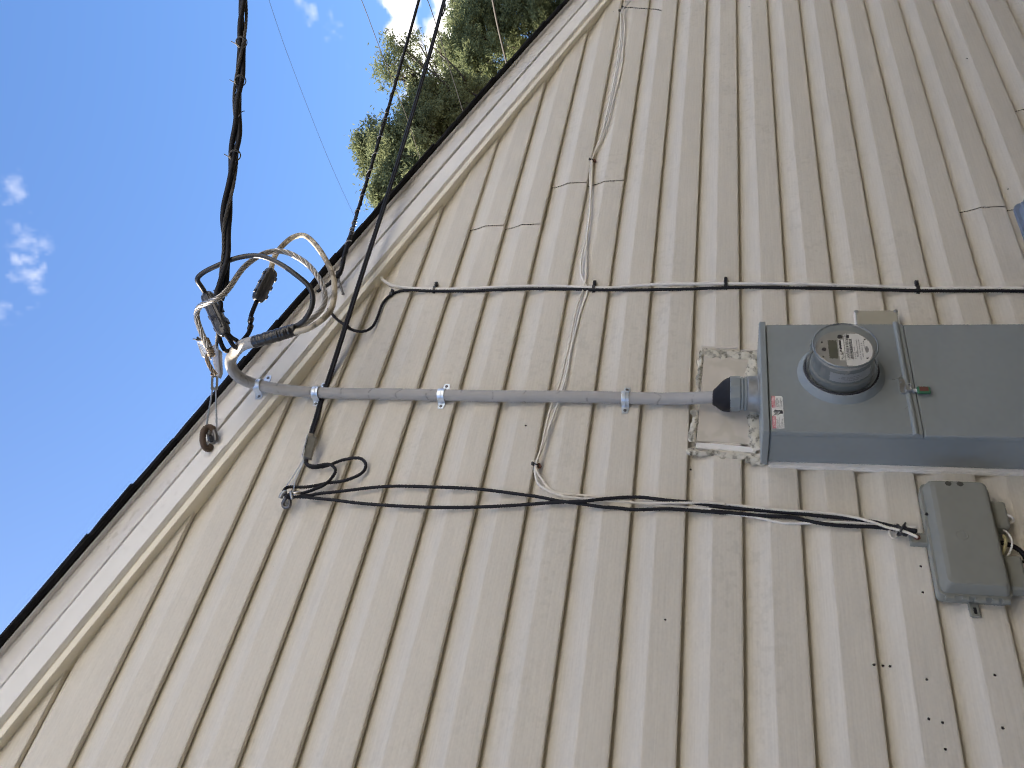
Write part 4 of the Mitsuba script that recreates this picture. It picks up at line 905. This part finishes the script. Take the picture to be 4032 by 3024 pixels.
for z, l in ((1.240, .014), (1.214, .010), (1.190, .016), (1.166, .010), (1.148, .012)):
    obj('hinge', tube(np.array([[nx0 - .003, -.024, z - l * .5], [nx0 - .003, -.024, z], [nx0 - .003, -.024, z + l * .5]]), .0062, 10), 'mat_phone_box', 40, N_)
obj('mounting_tab', cat([cbox(.952, .976, -.001, -.012, nz1 - .002, nz1 + .030, .002), cbox(.950, .954, -.001, -.016, nz1 - .002, nz1 + .030, .001)]), 'mat_phone_box', False, N_)
obj('tab_screw', disc_y(.965, nz1 + .017, -.011, -.0145, .0062, .005, 12), 'mat_reddish', False, N_)
obj('mounting_tab', cat([cbox(.808, nx0, -.001, -.007, 1.188, 1.206, .002)]), 'mat_phone_box', False, N_)
obj('slot_shade_plate', cbox(.813, .826, -.0065, -.0074, 1.194, 1.199, .0002), 'mat_dark_gap', False, N_)  # raised dark plate painted for the shade in the slot
obj('cable_port', cat([cbox(.985, 1.045, -.003, -.032, nz0 - .026, nz0 + .004, .004)]), 'mat_phone_box', False, N_)
obj('cable_port', cat([cbox(.855, .925, -.003, -.032, nz0 - .030, nz0 + .004, .004)]), 'mat_phone_box', False, N_)
obj('lid_pin', disc_y(1.000, nz1 + .0005, -.040, -.044, .003, .002, 8), 'mat_dark_gap', False, N_)
CT = thing('bundle_tie', 'twisted black tie bundling four cables beside the phone box', 'cable tie')
cc = np.array([[0.9758,-0.018,1.3005]][0])
obj('loop', cat([tube(np.array([cc + [.011 * math.cos(t) , -.008 * math.sin(t), dz + .003 * math.sin(2 * t)] for t in np.linspace(0, 2 * np.pi, 24)]), .0022, 6) for dz in (-.006, .005)] + [wire([cc + np.array([.010, -.010, -.006]), cc + np.array([0, -.014, 0]), cc + np.array([-.010, -.010, .006])], .0022, 10, 6), wire([cc + np.array([-.012, -.004, -.004]), cc + np.array([-.015, -.008, 0]), cc + np.array([-.012, -.006, .008])], .002, 10, 6)]), 'mat_black_plastic', True, CT)
CRg = thing('cord_ring', 'small tan ring hanging on the siding just before the bundle tie', 'cord')
ctr = np.array([[0.973,-0.01,1.3153]][0])
obj('ring', tube(np.array([ctr + [.012 * math.cos(t), 0, .007 * math.sin(t)] for t in np.linspace(0, 2 * np.pi, 24)]), .0018, 6), 'mat_ivory_cable', True, CRg)
u = .2531
for nm, lab, pts, r, mt in (('white_wire', 'white wire loop bulging out below the phone box, highest in the bunch', [[1.0122,-0.022,1.1232],[1.0136,-0.026,1.1161],[1.0134,-0.028,1.1089],[1.0107,-0.026,1.1034],[1.0098,-0.02,1.1],[1.0092,-0.014,1.1015],[1.0065,-0.012,1.1087],[1.0012,-0.014,1.119]], .0024, 'mat_white_cable'),
                            ('yellow_wire', 'short yellowish wire curving under the phone box', [[0.9686,-0.026,1.1264],[0.9537,-0.034,1.1278],[0.944,-0.036,1.1302],[0.9326,-0.034,1.1346],[0.925,-0.028,1.1395]], .0030, 'mat_yellow_wire'),
                            ('white_wire', 'slim white wire arched beside the yellow wire under the phone box', [[0.9828,-0.024,1.1232],[0.9729,-0.032,1.121],[0.9573,-0.038,1.1189],[0.9449,-0.038,1.1195],[0.932,-0.034,1.124],[0.924,-0.024,1.1297]], .0018, 'mat_white_cable'),
                            ('black_wire', 'thick black cable bowing out below the phone box to the frame edge', [[0.9576,-0.02,1.1369],[0.9553,-0.022,1.1286],[0.952,-0.022,1.1184],[0.9477,-0.02,1.108],[0.9418,-0.016,1.0997],[0.9337,-0.012,1.094],[0.9161,-0.01,1.0918]], .0045, 'mat_black_rubber'),
                            ('black_wire', 'thin black cord with a moulded plug end below the phone box', [[0.918,-0.02,1.1246],[0.9175,-0.018,1.1194],[0.9203,-0.015,1.1081],[0.9241,-0.012,1.098],[0.9288,-0.01,1.0828]], .0030, 'mat_black_rubber'),
                            ('black_wire', 'black cable leaving the lower port of the phone box', [[0.8853,-0.018,1.1232],[0.8896,-0.015,1.1142],[0.8979,-0.012,1.1055],[0.9063,-0.01,1.097],[0.9193,-0.01,1.0848]], .0036, 'mat_black_rubber'),
                            ('grey_wire', 'dark grey wire leaving the lowest corner of the phone box', [[0.8832,-0.016,1.1221],[0.8841,-0.012,1.1136],[0.8832,-0.01,1.1059],[0.879,-0.01,1.0933]], .0028, 'mat_phone_box_dark')):
    k = thing(nm, lab, 'cable')
    obj('sheath', wire(pts, r, 60, 10), mt, True, k)
    if 'plug' in lab:
        obj('plug', wire([[0.9193,-0.02,1.1249],[0.9167,-0.018,1.1212],[0.9175,-0.017,1.1176]], .0055, 10, 10), 'mat_black_rubber', True, k)

# ------------------------------------------------------------------ small plate and blue-grey box
CP = thing('cover_plate', 'small tan screwed cover plate behind the meter cabinet', 'cover plate')
obj('plate', cbox(1.505, 1.598, -.001, -.020, 1.236, 1.328, .0015), 'mat_plate_tan', False, CP)
for z in (1.2335, 1.3285):
    obj('edge', cbox(1.505, 1.599, -.001, -.0185, z, z + .002, .0005), 'mat_white_trim', False, CP)
for z in (1.3265, 1.2380):
    obj('screw', screw_head(1.5945, z, -.020, .0052), 'mat_galv_dull', False, CP)
UB = thing('utility_box', 'blue-grey ribbed plastic box cut off by the right edge of the photo', 'utility box')
ux0, ux1, uz1 = 1.745, 2.005, .893
lay = [np.array(rrect(ux0 + i_, ux1 - i_, .50 + i_, uz1 - i_, .025).exterior.coords)[:, [0, 1, 1]] * [1, 0, 1] + [0, y, 0] for y, i_ in ((-.001, 0), (-.060, .004), (-.072, .014))]
obj('shell', trimesh.convex.convex_hull(np.vstack(lay)), 'mat_blue_grey', 30, UB)
obj('flange', trimesh.convex.convex_hull(np.vstack([np.array(rrect(ux0 - .008, ux1 + .008, .49, uz1 + .008, .02).exterior.coords)[:, [0, 1, 1]] * [1, 0, 1] + [0, y, 0] for y in (-.001, -.012)])), 'mat_blue_grey', 30, UB)
obj('top_rib', cat([cbox(ux0 + .015, ux1 - .03, -.036, -.046, uz1 - .006, uz1 + .005, .002)]), 'mat_blue_grey', False, UB)
obj('knob', disc_y(ux0 + .012, uz1 + .004, -.006, -.018, .006, .005, 10), 'mat_ink', False, UB)

# ------------------------------------------------------------------ far wires
for lab, P, r, mt in (('weathered overhead wire running in front of the right-hand tree to the roof', [[6.0832,0.7783,3.296],[6.1131,1.0266,3.3025],[6.2558,1.3023,3.338],[6.4473,1.6718,3.3759],[6.6833,1.9934,3.4373]], .0085, 'mat_pale_wire'),
                      ('thin grey overhead wire crossing the white cloud between the trees', [[8.9378,1.8496,4.8463],[9.0479,2.172,4.8293],[9.2606,2.6625,4.8631],[9.4216,3.2033,4.8857],[9.6091,3.5744,4.9297],[9.824,4.0573,4.9804]], .0050, 'mat_far_wire'),
                      ('thin pale overhead wire in front of the left-hand tree', [[7.7747,1.4428,5.055],[7.897,1.7396,5.0822],[8.0838,2.2492,5.1288],[8.2318,3.0903,5.1179],[8.3629,3.5135,5.1585],[8.4463,3.845,5.187]], .0040, 'mat_pale_wire'),
                      ('hair-thin overhead wire far off in the open blue sky', [[15.056,4.3101,10.0573],[15.1043,5.0781,10.12],[15.3195,6.5067,10.2465],[15.5456,8.2134,10.3416],[15.9206,10.0625,10.4385]], .0042, 'mat_far_wire')):
    k = thing('overhead_wire', lab, 'overhead wire')
    obj('strand', tube(spl(P, 60), r, 6), mt, True, k)


# ------------------------------------------------------------------ trees beyond the roof
def crown(clumps, size, seed, per=1.0):
    rg = np.random.default_rng(seed)
    out_p, out_s = [], []
    for c, r, dens in clumps:
        c = np.array(c)
        nsub = min(60, int(46 * dens * (r / .5) ** 2) + 6)
        for _ in range(nsub):
            d = rg.normal(size=3); d /= np.linalg.norm(d)
            sc = c + d * r * rg.uniform(.1, 1.1) ** .6 * np.array([1, 1, .9])
            sr = rg.uniform(.06, .19)
            nl = int(rg.uniform(60, 190) * min(1, dens * 3.2) * (sr / .12) ** 1.3)
            q = rg.normal(size=(nl, 3)) * sr * np.array([.62, .62, .55]) * rg.uniform(.6, 1.2, 3)
            out_p.append(sc + q * [1, 1, .75])
    P = np.vstack(out_p)
    n = len(P)
    nrm = rg.normal(size=(n, 3)) + [-.2, -.1, .75]
    nrm /= np.linalg.norm(nrm, axis=1, keepdims=True)
    a = np.cross(nrm, rg.normal(size=(n, 3))); a /= np.linalg.norm(a, axis=1, keepdims=True)
    b = np.cross(nrm, a)
    L = size * rg.uniform(.65, 1.3, n)[:, None]
    V = np.stack([P - a * L, P + b * L * .38 + nrm * L * .1, P + a * L, P - b * L * .38 + nrm * L * .1], 1).reshape(-1, 3)
    k = np.arange(n)[:, None] * 4
    F = np.vstack([k + [0, 1, 2], k + [0, 2, 3]])
    return trimesh.Trimesh(V, F, process=False)


def limb(P, r0, r1, n=16, seed=1):
    P = spl(P, n)
    w = np.linspace(0, 1, n)[:, None] * np.linspace(1, 0, n)[:, None] * 4
    P = P + (meshkit.noise(np.stack([np.arange(n) * .6, np.full(n, seed), np.zeros(n)], -1))[:, None] - .5) * .25 * w
    return tube(P, np.linspace(r0, r1, n), 7)


def tree(label, clumps, foot, fork, leafmat, size, seed, twigs=()):
    k = thing('tree', label, 'tree')
    ms = [limb([foot, (np.array(foot) + np.array(fork)) / 2 + [.15, 0, 0], fork], .22, .12, 20, seed)]
    rg = np.random.default_rng(seed + 50)
    for c, r, d in clumps:
        c = np.array(c)
        s = np.array(fork) - [0, 0, rg.uniform(0, .8)]
        ms.append(limb([s, (s + c) / 2 + rg.normal(size=3) * .12, c], .032, .009, 14, seed))
        for _ in range(5 if d > .5 else 2):
            d_ = rg.normal(size=3); d_ /= np.linalg.norm(d_)
            ms.append(limb([c * .75 + s * .25, c + d_ * r * .45, c + d_ * r * .95], .007, .003, 8, seed))
    for tw in twigs:
        ms.append(limb(tw, .03, .006, 14, seed))
    obj('trunk', cat(ms), 'mat_bark', 40, k)
    ck = obj('crown', crown(clumps, size, seed), leafmat, False, k)
    labels[ck] = {'kind': 'stuff'}


tA = [(p, r, 1.0) for p, r in zip([[10.7983,4.9854,7.0597],[10.872,4.9758,6.8882],[10.8785,5.2086,7.0053],[10.7949,4.8568,6.6202],[10.463,4.9178,6.5029],[10.77,5.3715,6.809],[10.5938,5.2287,6.4645],[10.2806,5.247,6.425],[10.4808,4.8609,6.2078],[11.0883,4.9702,6.3162],[11.5667,4.9439,6.3488],[10.3237,4.9492,5.9507],[10.9913,5.0194,6.0138],[11.4906,4.963,6.08],[11.9444,4.8691,6.3827],[12.0663,4.9792,6.1374],[11.7427,5.082,5.8716],[12.2622,5.1525,5.9187],[12.5026,4.9951,6.1569],[9.9574,5.3397,6.6068],[10.0011,5.2754,6.6818],[12.7495,5.2953,5.835]], (.20,.30,.24,.30,.36,.33,.38,.33,.38,.30,.33,.42,.42,.40,.28,.34,.38,.36,.22,.18,.10,.38))]
tA += [(p, r, d) for p, (r, d) in zip([[12.4281,4.438,6.7847],[12.7151,4.5118,6.6175],[12.0362,4.5141,6.7851],[12.8395,4.7493,6.3995],[12.2645,4.653,6.5817],[12.7263,4.3074,6.7852],[13.2532,4.6436,6.429],[12.2636,4.4077,6.9052],[13.0622,4.4924,6.5681]], [(.34, .17), (.30, .16), (.30, .16), (.32, .14), (.30, .2), (.24, .15), (.24, .1), (.24, .14), (.24, .1)])]
tw = [[[11.4126,5.1113,5.8452],[11.815,4.9246,6.1493],[12.111,4.7179,6.3852],[12.3948,4.5214,6.6237],[12.4995,4.3931,6.7256]], [[11.8382,4.8904,6.1892],[12.4204,4.7056,6.4168],[12.7719,4.6691,6.407],[12.9709,4.6711,6.2776]], [[12.1647,4.656,6.4258],[12.1674,4.6007,6.5851],[12.0799,4.5006,6.7067]]]
fA = [[11.6727,5.576,5.4093]][0]
tree('tall leafy tree beyond the roof with a thin airy branch reaching up into the sky', tA, [fA[0] + .6, fA[1] + .2, 0], fA, 'mat_leaf', .030, 11, tw)
tB = [(p, r, d) for p, (r, d) in zip([[15.7199,5.608,6.429],[15.0474,5.7503,6.5753],[16.5328,5.6513,6.1777],[14.5542,6.0728,6.1087],[16.1914,5.602,5.5822],[16.4153,6.3561,6.0457],[16.1989,5.509,5.0057],[14.2761,6.4113,5.8449],[16.6072,5.4341,6.6302],[16.0525,6.0731,5.3768],[14.9288,6.1322,6.5831],[16.8453,5.3334,4.6127],[17.4526,5.4572,5.9329],[14.5443,5.5696,5.9795],[16.2765,6.8729,5.7019],[17.2895,6.4256,5.1303]],
      [(.62, 1), (.55, 1), (.66, 1), (.52, .9), (.60, 1), (.55, .5), (.62, 1), (.45, .8), (.55, 1), (.50, .6), (.42, .8), (.7, 1), (.7, 1), (.5, .8), (.5, .5), (.5, .6)])]
fB = [[15.7723,6.8572,4.6117]][0]
tree('broad dense tree behind the roof at the top edge, right of the airy one', tB, [fB[0] + .5, fB[1] + .4, 0], fB, 'mat_leaf_dark', .036, 23)


# unseen house added behind the camera: its sunlit wall brightens the shaded gable
NH = thing('added_bounce_house', 'unseen pale house added behind the camera to bounce sunlight onto the gable', 'house')
ny = -7.2
obj('wall', trimesh.convex.convex_hull(np.array([[x, y, z] for y in (ny, ny - 9) for x, z in ((-9, 0), (11, 0), (11, 5.2), (1, 8.6), (-9, 5.2))])), 'mat_bounce_wall', False, NH)
obj('roof', cat([trimesh.convex.convex_hull(np.array([[x, y, z + dz] for y in (ny + .35, ny - 9.3) for dz in (.02, .2) for x, z in ((1, 8.6), (x1, 5.03))])) for x1 in (11.5, -9.5)]), 'mat_shingle', False, NH)
for wx in (-5.2, -1.6, 3.0, 7.0):
    w = obj('window', cat([cbox(wx - .5, wx + .5, ny + .03, ny - .05, 3.2, 3.26, .005), cbox(wx - .5, wx + .5, ny + .03, ny - .05, 4.5, 4.56, .005), cbox(wx - .5, wx - .44, ny + .03, ny - .05, 3.26, 4.5, .005), cbox(wx + .44, wx + .5, ny + .03, ny - .05, 3.26, 4.5, .005)]), 'mat_fresh_white', False, NH)
    obj('pane', cbox(wx - .44, wx + .44, ny + .012, ny - .02, 3.26, 4.5, .002), 'mat_lcd', False, w)

HG = thing('added_hedge', 'unseen dark leaf screen added behind the camera to block low light', 'added_hedge')  # unseen leaf screen, added to keep low light off the wall
rh = np.random.default_rng(77)
n = 16000
P = np.stack([rh.uniform(-10, 12, n), rh.uniform(-5.4, -4.1, n), rh.uniform(.05, 3.1, n)], 1)
face = rh.integers(0, 3, n)
m = rh.random(n) < .30
P[m] = np.stack([5.6 + np.abs(rh.normal(0, .35, m.sum())), rh.uniform(-4.2, -.9, m.sum()), rh.uniform(.05, 3.2, m.sum())], 1)  # added return that dims the right end of the wall
face[m] = 2
P[face == 0, 1] = -4.1 + rh.normal(0, .08, (face == 0).sum()); P[face == 1, 2] = 3.1 + rh.normal(0, .10, (face == 1).sum())
nr = rh.normal(size=(n, 3)) + [0, .6, .5]; nr /= np.linalg.norm(nr, axis=1, keepdims=True)
a = np.cross(nr, rh.normal(size=(n, 3))); a /= np.linalg.norm(a, axis=1, keepdims=True); b = np.cross(nr, a)
L = rh.uniform(.06, .13, n)[:, None]
k = np.arange(n)[:, None] * 4
ck = obj('foliage', trimesh.Trimesh(np.stack([P - a * L, P + b * L * .5, P + a * L, P - b * L * .5], 1).reshape(-1, 3), np.vstack([k + [0, 1, 2], k + [0, 2, 3]]), process=False), 'mat_leaf_hedge', False, HG)
labels[ck] = {'kind': 'stuff'}
leaf('mat_leaf_hedge', (.052, .056, .032), .4)
obj('solid_core', cat([cbox(-10, 12, -5.3, -4.25, .02, 2.95, .05), cbox(5.75, 6.6, -4.2, -1.0, .02, 3.1, .05)]), 'mat_wood_dark', False, HG)  # solid dark boxes inside the added leaf screen, stopping the light
